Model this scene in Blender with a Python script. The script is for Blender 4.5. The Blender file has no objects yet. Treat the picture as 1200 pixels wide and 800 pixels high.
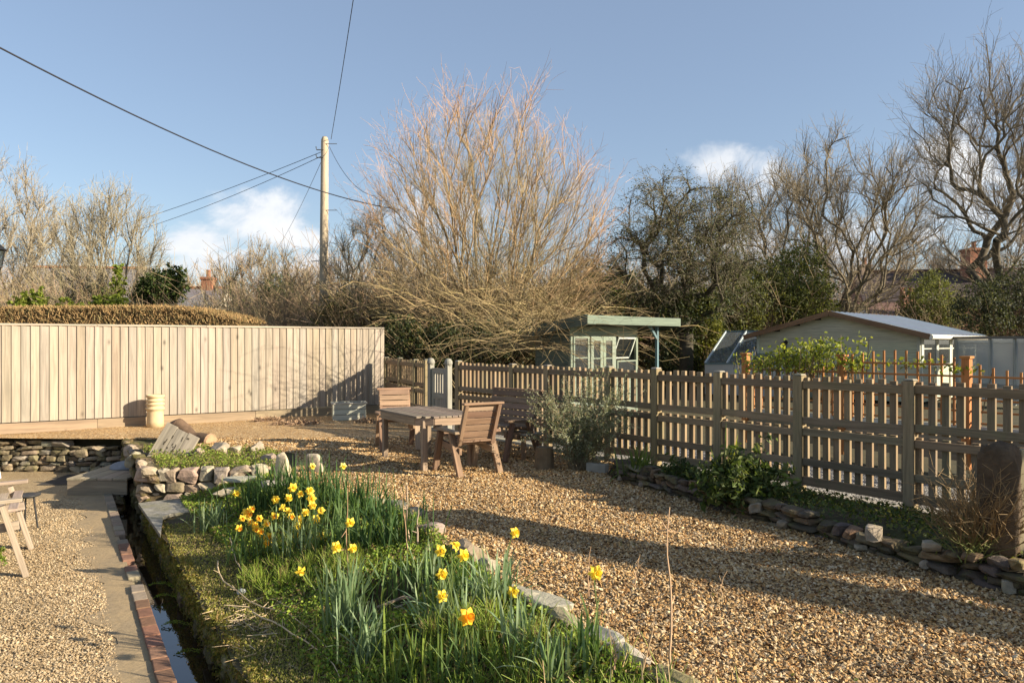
import bpy, bmesh, math, random
import numpy as np
from math import sin, cos, pi, radians, sqrt, atan2
rng = np.random.default_rng(7); rnd = random.Random(11)
SC = bpy.context.scene; COL = SC.collection
CAMZ, FPX = 1.5, 900.0          # camera height and focal length in pixels of the 1200 wide photograph

def at(x, y, d): return np.array(((x-600)/FPX*d, d, CAMZ-(y-400)/FPX*d))
def gz(x, y, z=0.0):
    d = (CAMZ-z)*FPX/(y-400.0); return np.array(((x-600)/FPX*d, d, z))
def lerp(pts, t):
    a = np.array(pts, float); return np.interp(t, a[:, 0], a[:, 1])

# ------------------------------------------------------------------ terrain functions (metres; X right, Y away)
LP = [(0, 2.4), (1.5, 1.75), (2.5, 1.2), (3.375, .71), (3.78, .48), (4.33, .19), (4.66, 0), (5.4, -.33), (6.6, -.81), (8.5, -2.37),
      (9.2, -2.55), (10.4, -2.9), (10.9, -3.6), (11.1, -4.6), (11.9, -5.4), (12.08, -9.4), (12.56, -8.37), (16.36, -2.73)]
RP = [(0, 5.5), (1.5, 4.7), (4.5, 3.05), (4.86, 2.86), (5.87, 2.35), (7.38, 1.64), (8.6, 1.06), (8.9, 1.88), (12.8, -1.05), (13.3, -1.42), (16.36, -2.70)]
def Lf(Y): return lerp(LP, Y)
def Rf(Y): return lerp(RP, Y)
def Wf(Y): return -2.0-.602*(Y-5.19)
def Bf(Y): return -2.05-.589*(Y-4.62)
def FX(Y): return np.where(Y < 13.3, 3.5-(Y-6.75)/1.33, -1.42-(Y-13.3)/2.266)   # picket fence line
def FY(k): return 11.405/(1+1.33*k) if k > -.1067 else 10.08/(1+2.266*k)         # depth of the picket fence seen along slope k
def BY(X): return 12.56+.674*(X+8.37)                                                # board fence line
_ph = rng.uniform(0, 6.28, (14,)); _fr = rng.uniform(-1, 1, (14, 2))
def wav(X, Y, s=1.0):
    r = 0
    for i in range(7): r = r+np.sin((X*_fr[i, 0]+Y*_fr[i, 1])*s*(1+i*.7)*3+_ph[i])/(1+i*.5)
    return r/3.5
def zter(X, Y): return .026*wav(X, Y, .35)+.012*wav(X, Y, 2.0)
def zbed(X, Y):
    t = np.clip((X-Wf(Y))/np.maximum(Lf(Y)-Wf(Y), .3), 0, 1)
    t = t*t*(3-2*t)
    z = -.40+.36*t+.035*wav(X, Y, 1.3)+.015*wav(X, Y, 4)
    z = np.where(Y > 9.12, -.05+.05*wav(X, Y, 1.5)+.02*wav(X, Y, 4), z); e = np.clip(1-(Lf(Y)-X)/.3, 0, 1); e = e*e*(3-2*e)
    z = z-.17*np.exp(-((X+.80)/.24)**2-((Y-5.0)/.22)**2)
    return z*(1-e)+(zter(X, Y)-.008)*e
def zrb(X, Y):
    t = np.clip((X-Rf(Y))/np.maximum(FX(Y)-Rf(Y), .2), 0, 1)
    return (.165-.135*t+.02*wav(X, Y, 2.5))*np.clip(t*9+.1, 0, 1)
def zt(X, Y):
    X = np.asarray(X, float); Y = np.asarray(Y, float)
    z = zter(X, Y)
    z = np.where((X < Lf(Y)) & (Y < 12.0), zbed(X, Y), z)
    z = np.where((X < Wf(Y)) & (Y < 12.0), -.8, z)
    z = np.where((X < Bf(Y)) & (Y < 12.0), -.55, z)
    z = np.where((X > Rf(Y)) & (Y < 8.8), zrb(X, Y), z)
    z = np.where(X > FX(Y), -.02, z)
    return z
def hit(x, y):
    """where the ray through a photo pixel meets the ground"""
    for d in np.arange(2.2, 40, .01):
        p = at(x, y, d)
        if p[2] <= float(zt(p[0], p[1])): return p
    return at(x, y, 20)

# ------------------------------------------------------------------ mesh builder
def nrm(v):
    v = np.asarray(v, float); return v/(np.linalg.norm(v)+1e-12)
def rotz(a): return np.array(((cos(a), -sin(a), 0), (sin(a), cos(a), 0), (0, 0, 1)))
def rotx(a): return np.array(((1, 0, 0), (0, cos(a), -sin(a)), (0, sin(a), cos(a))))
def roty(a): return np.array(((cos(a), 0, sin(a)), (0, 1, 0), (-sin(a), 0, cos(a))))
def rrot():
    q = rng.normal(size=4); q /= np.linalg.norm(q); w, x, y, z = q
    return np.array(((1-2*(y*y+z*z), 2*(x*y-z*w), 2*(x*z+y*w)), (2*(x*y+z*w), 1-2*(x*x+z*z), 2*(y*z-x*w)), (2*(x*z-y*w), 2*(y*z+x*w), 1-2*(x*x+y*y))))
def frame(T, up=(0, 0, 1)):
    """matrix with columns along, across, up for a direction T"""
    T = nrm(T); A = np.cross(up, T)
    if np.linalg.norm(A) < 1e-5: A = np.array((0, 1., 0))
    A = nrm(A); return np.stack((T, A, np.cross(T, A)), 1)
def vary(c, a=.12, h=.03):
    k = 1+rng.uniform(-a, a); return tuple(max(0, v*k*(1+rng.uniform(-h, h))) for v in c)
BOXF = np.array([[0, 3, 2, 1], [4, 5, 6, 7], [0, 1, 5, 4], [1, 2, 6, 5], [2, 3, 7, 6], [3, 0, 4, 7]])
class MB:
    def __init__(s): s.V = []; s.F = []; s.C = []; s.G = []; s.n = 0
    def add(s, V, F, col=(1, 1, 1), gc=None):
        V = np.asarray(V, float).reshape(-1, 3); F = np.asarray(F, int)
        s.V.append(V); s.F.append(F+s.n); s.n += len(V)
        c = np.asarray(col, float)
        if c.ndim == 1: c = np.tile(c, (len(V), 1))
        s.C.append(c); s.G.append(V.copy() if gc is None else np.asarray(gc, float)); return s
    def box(s, c, size, R=None, col=(1, 1, 1), top=None):
        h = np.asarray(size, float)/2
        v = np.array([(-1, -1, -1), (1, -1, -1), (1, 1, -1), (-1, 1, -1), (-1, -1, 1), (1, -1, 1), (1, 1, 1), (-1, 1, 1)], float)*h
        if top is not None: v[4:, 0] *= top[0]; v[4:, 1] *= top[1]
        g = v.copy(); g[:, int(np.argmax(h))] *= .06; g += rng.uniform(-20, 20, 3)
        if R is not None: v = v @ np.asarray(R).T
        return s.add(v+np.asarray(c, float), BOXF, col, g)
    def bar(s, p, q, w, h, col=(1, 1, 1), up=(0, 0, 1)):
        p = np.asarray(p, float); q = np.asarray(q, float)
        return s.box((p+q)/2, (np.linalg.norm(q-p), w, h), frame(q-p, up), col)
    def tube(s, pts, rad, n=8, col=(1, 1, 1), cap=True, closed=False):
        pts = np.asarray(pts, float); m = len(pts); rad = np.broadcast_to(np.asarray(rad, float), (m,))
        a = np.arange(n)*2*pi/n; V = []
        U = None
        for i in range(m):
            t = nrm(pts[min(i+1, m-1)]-pts[max(i-1, 0)])
            if U is None: U = nrm(np.cross(t, (0.31, .95, .07)))
            U = nrm(U-t*np.dot(U, t)); W = np.cross(t, U)
            V.append(pts[i]+rad[i]*(np.outer(np.cos(a), U)+np.outer(np.sin(a), W)))
        V = np.concatenate(V); F = []
        for i in range(m-1):
            for j in range(n): F.append((i*n+j, i*n+(j+1) % n, (i+1)*n+(j+1) % n, (i+1)*n+j))
        g = np.stack((np.tile(np.cos(a), m)*rad.repeat(n), np.tile(np.sin(a), m)*rad.repeat(n), V[:, 2]*.1), 1)
        s.add(V, F, col, g)
        if cap:
            for i, rev in ((0, 1), (m-1, 0)):
                c = len(V); ring = [i*n+j for j in range(n)]
                Vc = np.vstack((V[ring], pts[i]))
                Fc = [((j+1) % n, j, n) if rev else (j, (j+1) % n, n) for j in range(n)]
                s.add(Vc, Fc, col if np.ndim(col) == 1 else np.asarray(col)[0])
        return s
    def lathe(s, prof, c, n=24, col=(1, 1, 1), jit=0):
        a = np.arange(n)*2*pi/n; V = []
        for r, z in prof:
            V.append(np.stack((r*np.cos(a), r*np.sin(a), np.full(n, z)), 1))
        V = np.concatenate(V)+np.asarray(c, float); F = []
        for i in range(len(prof)-1):
            for j in range(n): F.append((i*n+j, i*n+(j+1) % n, (i+1)*n+(j+1) % n, (i+1)*n+j))
        return s.add(V, F, col)
    def segs(s, P, Q, r0, r1, col, n=3):
        """many short tapered prisms at once"""
        P = np.asarray(P, float); Q = np.asarray(Q, float); D = Q-P; L = np.linalg.norm(D, axis=1, keepdims=True)+1e-9; D = D/L
        A = np.cross(D, np.array((.31, .2, .93))); A /= np.linalg.norm(A, axis=1, keepdims=True)+1e-9
        B = np.cross(D, A); k = len(P); a = np.arange(n)*2*pi/n+.4
        ca = np.cos(a)[None, :, None]; sa = np.sin(a)[None, :, None]
        ring = A[:, None, :]*ca+B[:, None, :]*sa
        V = np.concatenate((P[:, None, :]+ring*np.asarray(r0)[:, None, None], Q[:, None, :]+ring*np.asarray(r1)[:, None, None]), 1)
        F = np.array([(j, (j+1) % n, n+(j+1) % n, n+j) for j in range(n)])
        Fa = (F[None]+(np.arange(k)*2*n)[:, None, None]).reshape(-1, 4)
        c = np.asarray(col, float)
        if c.ndim == 1: c = np.tile(c, (k, 1))
        return s.add(V.reshape(-1, 3), Fa, np.repeat(c, 2*n, 0))
    def leaves(s, P, size, cols, asp=.6, N=None, updir=.3):
        """diamond-ish leaves, one quad each, folded a little"""
        P = np.asarray(P, float); k = len(P); size = np.broadcast_to(np.asarray(size, float), (k,))
        D = rng.normal(size=(k, 3)); D[:, 2] += updir; D /= np.linalg.norm(D, axis=1, keepdims=True)
        if N is None: N = rng.normal(size=(k, 3))
        A = np.cross(D, N); A /= np.linalg.norm(A, axis=1, keepdims=True)+1e-9
        nn = np.cross(A, D)
        l = size[:, None]; V = np.stack((P-D*l*.5, P+A*l*asp*.5+nn*l*.1, P+D*l*.5, P-A*l*asp*.5+nn*l*.1), 1)
        F = np.arange(k*4).reshape(k, 4)
        return s.add(V.reshape(-1, 3), F, np.repeat(cols, 4, 0))
    def build(s, name, mat, parent=None, smooth=False, bevel=0, label=None):
        me = bpy.data.meshes.new(name)
        V = np.concatenate(s.V); C = np.concatenate(s.C); G = np.concatenate(s.G)
        if parent is not None:
            o = np.zeros(3); p = parent
            while p is not None: o += np.array(p.location); p = p.parent
            V = V-o
        lv = np.concatenate([f.reshape(-1) for f in s.F]); tot = np.concatenate([np.full(len(f), f.shape[1]) for f in s.F])
        st = np.concatenate(([0], np.cumsum(tot)[:-1]))
        me.vertices.add(len(V)); me.vertices.foreach_set('co', V.astype(np.float32).ravel())
        me.loops.add(len(lv)); me.loops.foreach_set('vertex_index', lv.astype(np.int32))
        me.polygons.add(len(tot)); me.polygons.foreach_set('loop_start', st.astype(np.int32))
        me.polygons.foreach_set('use_smooth', np.full(len(tot), smooth))
        me.update(calc_edges=True)
        a = me.attributes.new('Col', 'FLOAT_COLOR', 'POINT')
        a.data.foreach_set('color', np.concatenate((C, np.ones((len(C), 1))), 1).astype(np.float32).ravel())
        a = me.attributes.new('gc', 'FLOAT_VECTOR', 'POINT'); a.data.foreach_set('vector', G.astype(np.float32).ravel())
        me.materials.append(mat)
        ob = bpy.data.objects.new(name, me); COL.objects.link(ob); ob.parent = parent
        if bevel:
            m = ob.modifiers.new('Bevel', 'BEVEL'); m.width = bevel; m.segments = 2; m.limit_method = 'ANGLE'; m.angle_limit = radians(40)
        if label: ob['label'] = label
        return ob
def tag(o, label=None, cat=None, group=None, kind=None):
    if label: o['label'] = label
    if cat: o['category'] = cat
    if group: o['group'] = group
    if kind: o['kind'] = kind
    return o
def thing(name, label, cat, loc=(0, 0, 0), group=None):
    o = bpy.data.objects.new(name, None); COL.objects.link(o); o.location = tuple(float(v) for v in loc)
    o.empty_display_size = .1
    return tag(o, label, cat, group)
def copy_tree(o, parent=None):
    c = o.copy(); COL.objects.link(c); c.parent = parent
    for ch in [q for q in ALLCH(o)]: copy_tree(ch, c)
    return c
def ALLCH(o): return [q for q in COL.objects if q.parent == o]

# ------------------------------------------------------------------ materials
def newmat(name):
    m = bpy.data.materials.new(name); m.use_nodes = True; nt = m.node_tree; nt.nodes.clear()
    out = nt.nodes.new('ShaderNodeOutputMaterial'); return m, nt, out
class NT:
    def __init__(s, nt): s.nt = nt
    def n(s, typ, **kw):
        x = s.nt.nodes.new(typ)
        for k, v in kw.items():
            if k.startswith('_'): setattr(x, k[1:], v)
        return x
    def l(s, a, b): s.nt.links.new(a, b)
    def math(s, op, a, b=None, c=None, clamp=False):
        x = s.nt.nodes.new('ShaderNodeMath'); x.operation = op; x.use_clamp = clamp
        for i, v in enumerate((a, b, c)):
            if v is None: continue
            if isinstance(v, (int, float)): x.inputs[i].default_value = v
            else: s.l(v, x.inputs[i])
        return x.outputs[0]
    def noise(s, vec, scale, detail=4, rough=.6, dist=0):
        x = s.nt.nodes.new('ShaderNodeTexNoise'); x.inputs['Scale'].default_value = scale; x.inputs['Detail'].default_value = detail
        x.inputs['Roughness'].default_value = rough; x.inputs['Distortion'].default_value = dist
        if vec is not None: s.l(vec, x.inputs['Vector'])
        return x
    def ramp(s, fac, stops, interp='LINEAR'):
        x = s.nt.nodes.new('ShaderNodeValToRGB'); e = x.color_ramp; e.interpolation = interp
        while len(e.elements) < len(stops): e.elements.new(.5)
        for el, (p, c) in zip(e.elements, stops):
            el.position = p; el.color = (c, c, c, 1) if isinstance(c, (int, float)) else (*c, 1)
        s.l(fac, x.inputs[0]); return x.outputs[0]
    def mix(s, fac, a, b, mode='MIX'):
        x = s.nt.nodes.new('ShaderNodeMix'); x.data_type = 'RGBA'; x.blend_type = mode
        for sock, v in ((x.inputs[0], fac), (x.inputs[6], a), (x.inputs[7], b)):
            if isinstance(v, (int, float)): sock.default_value = v
            elif isinstance(v, tuple): sock.default_value = (*v, 1)
            else: s.l(v, sock)
        return x.outputs[2]
    def bump(s, h, strength=.5, dist=.01, normal=None):
        x = s.nt.nodes.new('ShaderNodeBump'); x.inputs['Strength'].default_value = strength; x.inputs['Distance'].default_value = dist
        s.l(h, x.inputs['Height'])
        if normal is not None: s.l(normal, x.inputs['Normal'])
        return x.outputs[0]
def attr_mat(name, rough=.85, nscale=8, amt=.3, bump=.4, bdist=.01, coord='obj', spec=.3, big=0, bigcol=None, bigscale=1.5, knots=0, metal=0, bigthr=.55):
    """surface whose colour is the piece's own colour, worn by noise"""
    m, nt, out = newmat(name); t = NT(nt)
    col = t.n('ShaderNodeAttribute'); col.attribute_name = 'Col'
    if coord == 'obj': vec = t.n('ShaderNodeTexCoord').outputs['Object']
    else:
        ga = t.n('ShaderNodeAttribute'); ga.attribute_name = 'gc'; vec = ga.outputs['Vector']
    n1 = t.noise(vec, nscale, 6, .65)
    f = t.ramp(n1.outputs[0], [(.25, 1-amt), (.75, 1+amt*.6)])
    c = t.mix(1, col.outputs['Color'], f, 'MULTIPLY')
    h = n1.outputs[0]
    if coord != 'obj':
        n2 = t.noise(vec, nscale*4.5, 3, .6, .6)
        c = t.mix(1, c, t.ramp(n2.outputs[0], [(.35, .78), (.6, 1.08)]), 'MULTIPLY'); h = t.math('ADD', n1.outputs[0], n2.outputs[0])
    if knots:
        v = t.n('ShaderNodeTexVoronoi'); v.inputs['Scale'].default_value = knots
        ob = t.n('ShaderNodeTexCoord').outputs['Object']; mp = t.n('ShaderNodeMapping'); mp.inputs['Scale'].default_value = (1, 1, .55)
        t.l(ob, mp.inputs['Vector']); t.l(mp.outputs[0], v.inputs['Vector'])
        kn = t.ramp(v.outputs['Distance'], [(.03, .42), (.09, .85), (.14, 1)])
        c = t.mix(1, c, kn, 'MULTIPLY')
    if big:
        ob = t.n('ShaderNodeTexCoord').outputs['Object']; n3 = t.noise(ob, bigscale, 5, .7)
        fac = t.ramp(n3.outputs[0], [(bigthr-.08, 0), (bigthr+.1, big)])
        c = t.mix(fac, c, bigcol)
    b = t.n('ShaderNodeBsdfPrincipled'); t.l(c, b.inputs['Base Color']); b.inputs['Roughness'].default_value = rough
    b.inputs['Specular IOR Level'].default_value = spec; b.inputs['Metallic'].default_value = metal
    if bump: t.l(t.bump(h, bump, bdist), b.inputs['Normal'])
    t.l(b.outputs[0], out.inputs[0]); return m
def leaf_mat(name, trans=.35, rough=.6):
    m, nt, out = newmat(name); t = NT(nt)
    col = t.n('ShaderNodeAttribute'); col.attribute_name = 'Col'
    b = t.n('ShaderNodeBsdfPrincipled'); t.l(col.outputs['Color'], b.inputs['Base Color']); b.inputs['Roughness'].default_value = rough
    b.inputs['Specular IOR Level'].default_value = .3
    tr = t.n('ShaderNodeBsdfTranslucent'); cc = t.mix(1, col.outputs['Color'], (1.5, 1.45, .8), 'MULTIPLY'); t.l(cc, tr.inputs[0])
    mx = t.n('ShaderNodeMixShader'); mx.inputs[0].default_value = trans; t.l(b.outputs[0], mx.inputs[1]); t.l(tr.outputs[0], mx.inputs[2])
    t.l(mx.outputs[0], out.inputs[0]); return m
def glass_mat(name, col=(.8, .85, .85), alpha=.3, rough=.05):
    m, nt, out = newmat(name); t = NT(nt)
    g = t.n('ShaderNodeBsdfGlossy'); g.inputs['Roughness'].default_value = rough; g.inputs[0].default_value = (.9, .95, 1, 1)
    tr = t.n('ShaderNodeBsdfTransparent'); tr.inputs[0].default_value = (*col, 1)
    lw = t.n('ShaderNodeLayerWeight'); lw.inputs[0].default_value = .35
    d = t.n('ShaderNodeBsdfDiffuse'); d.inputs[0].default_value = (.55, .58, .58, 1)
    m1 = t.n('ShaderNodeMixShader'); m1.inputs[0].default_value = alpha; t.l(tr.outputs[0], m1.inputs[1]); t.l(d.outputs[0], m1.inputs[2])
    mx = t.n('ShaderNodeMixShader'); t.l(t.math('ADD', t.math('MULTIPLY', lw.outputs['Fresnel'], .8), .08), mx.inputs[0])
    t.l(m1.outputs[0], mx.inputs[1]); t.l(g.outputs[0], mx.inputs[2]); t.l(mx.outputs[0], out.inputs[0]); return m
def gravel_mat(name, cols, scale=55, dark=.35, patch=None, bumps=.9):
    """loose stones: cells of random colour, dark between"""
    m, nt, out = newmat(name); t = NT(nt); ob = t.n('ShaderNodeTexCoord').outputs['Object']
    wr = t.noise(ob, 30, 2); vm = t.n('ShaderNodeVectorMath'); vm.operation = 'MULTIPLY_ADD'
    t.l(wr.outputs['Color'], vm.inputs[0]); vm.inputs[1].default_value = (.02, .02, .02); t.l(ob, vm.inputs[2])
    v = t.n('ShaderNodeTexVoronoi'); v.inputs['Scale'].default_value = scale; t.l(vm.outputs[0], v.inputs['Vector'])
    sp = t.n('ShaderNodeSeparateColor'); t.l(v.outputs['Color'], sp.inputs[0])
    k = len(cols); c = t.ramp(sp.outputs[0], [(i/k, cc) for i, cc in enumerate(cols)], 'CONSTANT')
    e = t.ramp(v.outputs['Distance'], [(.25, 1), (.75, dark)])
    c = t.mix(1, c, e, 'MULTIPLY')
    n = t.noise(ob, .8, 5, .65); c = t.mix(1, c, t.ramp(n.outputs[0], [(.3, .82), (.7, 1.1)]), 'MULTIPLY')
    if patch:
        pn = t.noise(ob, patch[1], 6, .7); c = t.mix(t.ramp(pn.outputs[0], [(patch[2]-.05, 0), (patch[2]+.08, patch[3])]), c, patch[0])
    b = t.n('ShaderNodeBsdfPrincipled'); t.l(c, b.inputs['Base Color']); b.inputs['Roughness'].default_value = .8; b.inputs['Specular IOR Level'].default_value = .3
    h = t.math('ADD', t.math('SUBTRACT', 1, v.outputs['Distance']), t.math('MULTIPLY', sp.outputs[1], .8))
    t.l(t.bump(h, bumps, .015), b.inputs['Normal']); t.l(b.outputs[0], out.inputs[0]); return m
M = {}
M['fence'] = attr_mat('new_timber', .8, 5, .22, .25, .004, 'gc', knots=3.2)
M['wood'] = attr_mat('weathered_wood', .85, 9, .38, .5, .004, 'gc', big=.35, bigcol=(.16, .17, .07), bigscale=3, bigthr=.6)
M['furn'] = attr_mat('furniture_wood', .75, 10, .4, .5, .004, 'gc')
M['paint'] = attr_mat('painted_wood', .7, 7, .12, .2, .003, 'gc')
M['stone'] = attr_mat('stone', .9, 14, .45, .8, .02, big=.55, bigcol=(.16, .15, .05), bigscale=5, bigthr=.56)
M['rock'] = attr_mat('pale_rock', .9, 18, .4, .7, .02, big=.3, bigcol=(.3, .24, .08), bigscale=6, bigthr=.6)
M['mossy'] = attr_mat('mossy_stone', .95, 16, .5, 1, .03, big=.92, bigcol=(.10, .085, .018), bigscale=3.2, bigthr=.46)
M['soil'] = attr_mat('soil', .95, 12, .5, 1, .03, big=.6, bigcol=(.07, .08, .02), bigscale=2.5, bigthr=.52)
M['bark'] = attr_mat('bark', .9, 10, .4, .6, .02)
M['twig'] = attr_mat('twigs', .8, 3, .12, 0)
M['leaf'] = leaf_mat('leaf'); M['petal'] = leaf_mat('petal', .3, .5)
M['plain'] = attr_mat('plain', .7, 6, .12, .1, .003); M['metal'] = attr_mat('sheet_metal', .35, 4, .15, .1, .004, metal=.6, spec=.5)
M['slate'] = attr_mat('slates', .7, 9, .35, .4, .01); M['brick'] = attr_mat('bricks', .9, 20, .35, .5, .01)
M['black'] = attr_mat('black_metal', .4, 5, .1, 0); M['concrete'] = attr_mat('concrete', .9, 9, .22, .5, .006)
M['pebble'] = attr_mat('pebbles', .75, 60, .15, 0)
M['glass'] = glass_mat('glass'); M['ghglass'] = glass_mat('greenhouse_glass', (.62, .72, .66), .16, .05); M['film'] = glass_mat('cloudy_sheet', (.8, .8, .78), .55, .3); M['darkglass'] = glass_mat('window_glass', (.55, .6, .6), .02, .02)
GC = [(.17, .085, .03), (.45, .275, .11), (.57, .39, .19), (.36, .19, .065), (.64, .49, .30), (.51, .305, .115), (.25, .165, .085), (.60, .42, .21)]
M['gravel'] = gravel_mat('golden_gravel', [tuple(min(1, v*1.15) for v in c) for c in GC], 58, .62, None, .45)
M['patio'] = gravel_mat('patio_gravel', [(.46, .33, .18), (.38, .265, .13), (.50, .38, .22), (.30, .20, .10), (.54, .42, .26)], 80, .6, ((.36, .27, .15), .8, .48, .8), .5)
M['lane'] = gravel_mat('grey_gravel', [(.34, .32, .29), (.46, .44, .4), (.22, .2, .18), (.4, .37, .33)], 60, .4)
M['grass'] = attr_mat('far_grass', .95, 3, .4, .5, .02, big=.4, bigcol=(.10, .07, .03), bigscale=.6)
def water():
    m, nt, out = newmat('stream_water'); t = NT(nt); ob = t.n('ShaderNodeTexCoord').outputs['Object']
    b = t.n('ShaderNodeBsdfPrincipled'); b.inputs['Base Color'].default_value = (.03, .018, .009, 1); b.inputs['Roughness'].default_value = .02
    b.inputs['IOR'].default_value = 1.75; b.inputs['Specular IOR Level'].default_value = .6
    n = t.noise(ob, 7, 3, .5, .4); t.l(t.bump(n.outputs[0], .12, .006), b.inputs['Normal']); t.l(b.outputs[0], out.inputs[0]); return m
M['water'] = water()

# ------------------------------------------------------------------ sky, sun, camera
SUN_AZ = atan2(-.30, .954); SUN_EL = radians(21.5)
sd = np.array((cos(SUN_AZ)*cos(SUN_EL), sin(SUN_AZ)*cos(SUN_EL), sin(SUN_EL)))
w = bpy.data.worlds.new('World'); SC.world = w; w.use_nodes = True; nt = w.node_tree; nt.nodes.clear(); t = NT(nt)
out = t.n('ShaderNodeOutputWorld'); sky = t.n('ShaderNodeTexSky'); sky.sky_type = 'NISHITA'; sky.sun_disc = False
sky.sun_elevation = SUN_EL; sky.sun_rotation = atan2(sd[0], sd[1]); sky.air_density = 1.0; sky.dust_density = .6; sky.ozone_density = 1.6; sky.altitude = 50
tc = t.n('ShaderNodeTexCoord').outputs['Generated']; sx = t.n('ShaderNodeSeparateXYZ'); t.l(tc, sx.inputs[0])
dy = t.math('MAXIMUM', sx.outputs[1], .05); U = t.math('DIVIDE', sx.outputs[0], dy); Vv = t.math('DIVIDE', sx.outputs[2], dy)
blobs = [(308, 252, 85, 38), (225, 280, 60, 26), (350, 278, 50, 18), (866, 200, 62, 40), (1112, 205, 95, 72), (1200, 245, 120, 52), (500, 262, 80, 44), 
         (60, 330, 160, 26), (960, 285, 190, 34), (300, 312, 130, 22)]
f = None
for (bx, by, a, b_) in blobs:
    u0 = (bx-600)/900; v0 = (400-by)/900; aa = a/900; bb = b_/900
    p = t.math('POWER', t.math('ABSOLUTE', t.math('DIVIDE', t.math('SUBTRACT', U, u0), aa)), 2)
    q = t.math('POWER', t.math('ABSOLUTE', t.math('DIVIDE', t.math('SUBTRACT', Vv, v0), bb)), 2)
    e = t.math('SUBTRACT', 1, t.math('ADD', p, q))
    f = e if f is None else t.math('MAXIMUM', f, e)
cx = t.n('ShaderNodeCombineXYZ'); t.l(U, cx.inputs[0]); t.l(t.math('MULTIPLY', Vv, 1.5), cx.inputs[1])
n = t.noise(cx.outputs[0], 8, 8, .6, .5); nb = t.noise(cx.outputs[0], 4, 4, .5)
fld = t.math('ADD', t.math('MAXIMUM', f, -1.2), t.math('MULTIPLY', t.math('SUBTRACT', n.outputs[0], .50), 4.4))
mask = t.ramp(t.math('MULTIPLY', fld, .5), [(-.02 if False else .0, 0), (.6, .88)], 'EASE')
mask = t.math('MULTIPLY', mask, t.ramp(nb.outputs[0], [(.25, .55), (.55, 1)]))
shade = t.ramp(t.math('ADD', t.math('MULTIPLY', n.outputs[0], .7), t.math('MULTIPLY', Vv, 1.2)), [(.38, (5.6, 5.9, 6.5)), (.68, (8.0, 7.9, 7.8))])
gam = t.mix(.25, sky.outputs[0], (4.3, 5.2, 7.0))
mix = t.mix(mask, gam, shade); bg = t.n('ShaderNodeBackground'); t.l(mix, bg.inputs[0]); bg.inputs[1].default_value = .066; t.l(bg.outputs[0], out.inputs[0])
ld = bpy.data.lights.new('sun', 'SUN'); ld.energy = 5.0; ld.angle = radians(.55); ld.color = (1, .885, .70)
lo = bpy.data.objects.new('sun', ld); COL.objects.link(lo)
import mathutils
lo.rotation_euler = mathutils.Vector(tuple(sd)).to_track_quat('Z', 'Y').to_euler(); lo.location = (8, -6, 9)
cd = bpy.data.cameras.new('camera'); cam = bpy.data.objects.new('camera', cd); COL.objects.link(cam); SC.camera = cam
cam.location = (0, 0, CAMZ); cam.rotation_euler = (pi/2, 0, 0); cd.sensor_width = 36; cd.lens = 27; cd.clip_end = 3000; cd.clip_start = .05
SC.view_settings.view_transform = 'Standard'; SC.view_settings.look = 'None'; SC.view_settings.exposure = 1.12; SC.view_settings.gamma = 1
SC.view_settings.use_curve_mapping = False
SC.cycles.max_bounces = 6; SC.cycles.transparent_max_bounces = 12
# ================================================================== the ground sheets
def sheet(name, Ys, Lfn, Rfn, nx, zf, mat, col=(1, 1, 1), kind='structure', label=None, cat=None, lift=0):
    Ys = np.asarray(Ys, float); l = Lfn(Ys); r = Rfn(Ys); t_ = np.linspace(0, 1, nx)
    X = l[:, None]+(r-l)[:, None]*t_[None]; Y = np.repeat(Ys[:, None], nx, 1); Z = zf(X, Y)+lift
    V = np.stack((X, Y, Z), 2).reshape(-1, 3); i, j = np.meshgrid(np.arange(len(Ys)-1), np.arange(nx-1), indexing='ij')
    a = (i*nx+j).ravel(); F = np.stack((a, a+1, a+nx+1, a+nx), 1)
    return tag(MB().add(V, F, col).build(name, mat, None, True), label, cat, kind=kind)
ys = lambda a, b, s: np.arange(a, b+s/2, s)
c_ = lambda v: (lambda X, Y: np.full(np.shape(X), float(v)))
sheet('gravel_terrace', np.concatenate((ys(1.0, 12.04, .08), ys(12.1, 16.3, .1))), lambda Y: Lf(Y)-.04, lambda Y: np.where(Y < 8.7, Rf(Y)+.05, FX(Y)-.02), 60, zter, M['gravel'])
sheet('garden_bed_soil', ys(1.0, 12.0, .06), lambda Y: Wf(Y)-.02+.05*wav(Y, Y*0+2, 2.6), lambda Y: Lf(Y)+.22, 56, zbed, M['soil'], (.085, .06, .03))
sheet('wall_bed_soil', ys(1.0, 8.75, .1), lambda Y: Rf(Y)+.0, lambda Y: FX(Y)-.06, 14, zrb, M['soil'], (.05, .035, .018))
sheet('gravel_patio', ys(1.0, 12.2, .1), lambda Y: np.full(Y.shape, -14.), lambda Y: Bf(Y)-.05, 60, lambda X, Y: -.55+.01*wav(X, Y, 1), M['patio'])
sheet('stream_water', ys(1.0, 12.0, .2), lambda Y: Bf(Y)-.12, lambda Y: Wf(Y)+.25, 8, c_(-.71), M['water'])
sheet('lane', ys(1.0, 17.0, .2), lambda Y: FX(Y)+.02, lambda Y: FX(Y)+2.3, 8, lambda X, Y: -.015+.004*wav(X, Y, 1), M['lane'])
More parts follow.
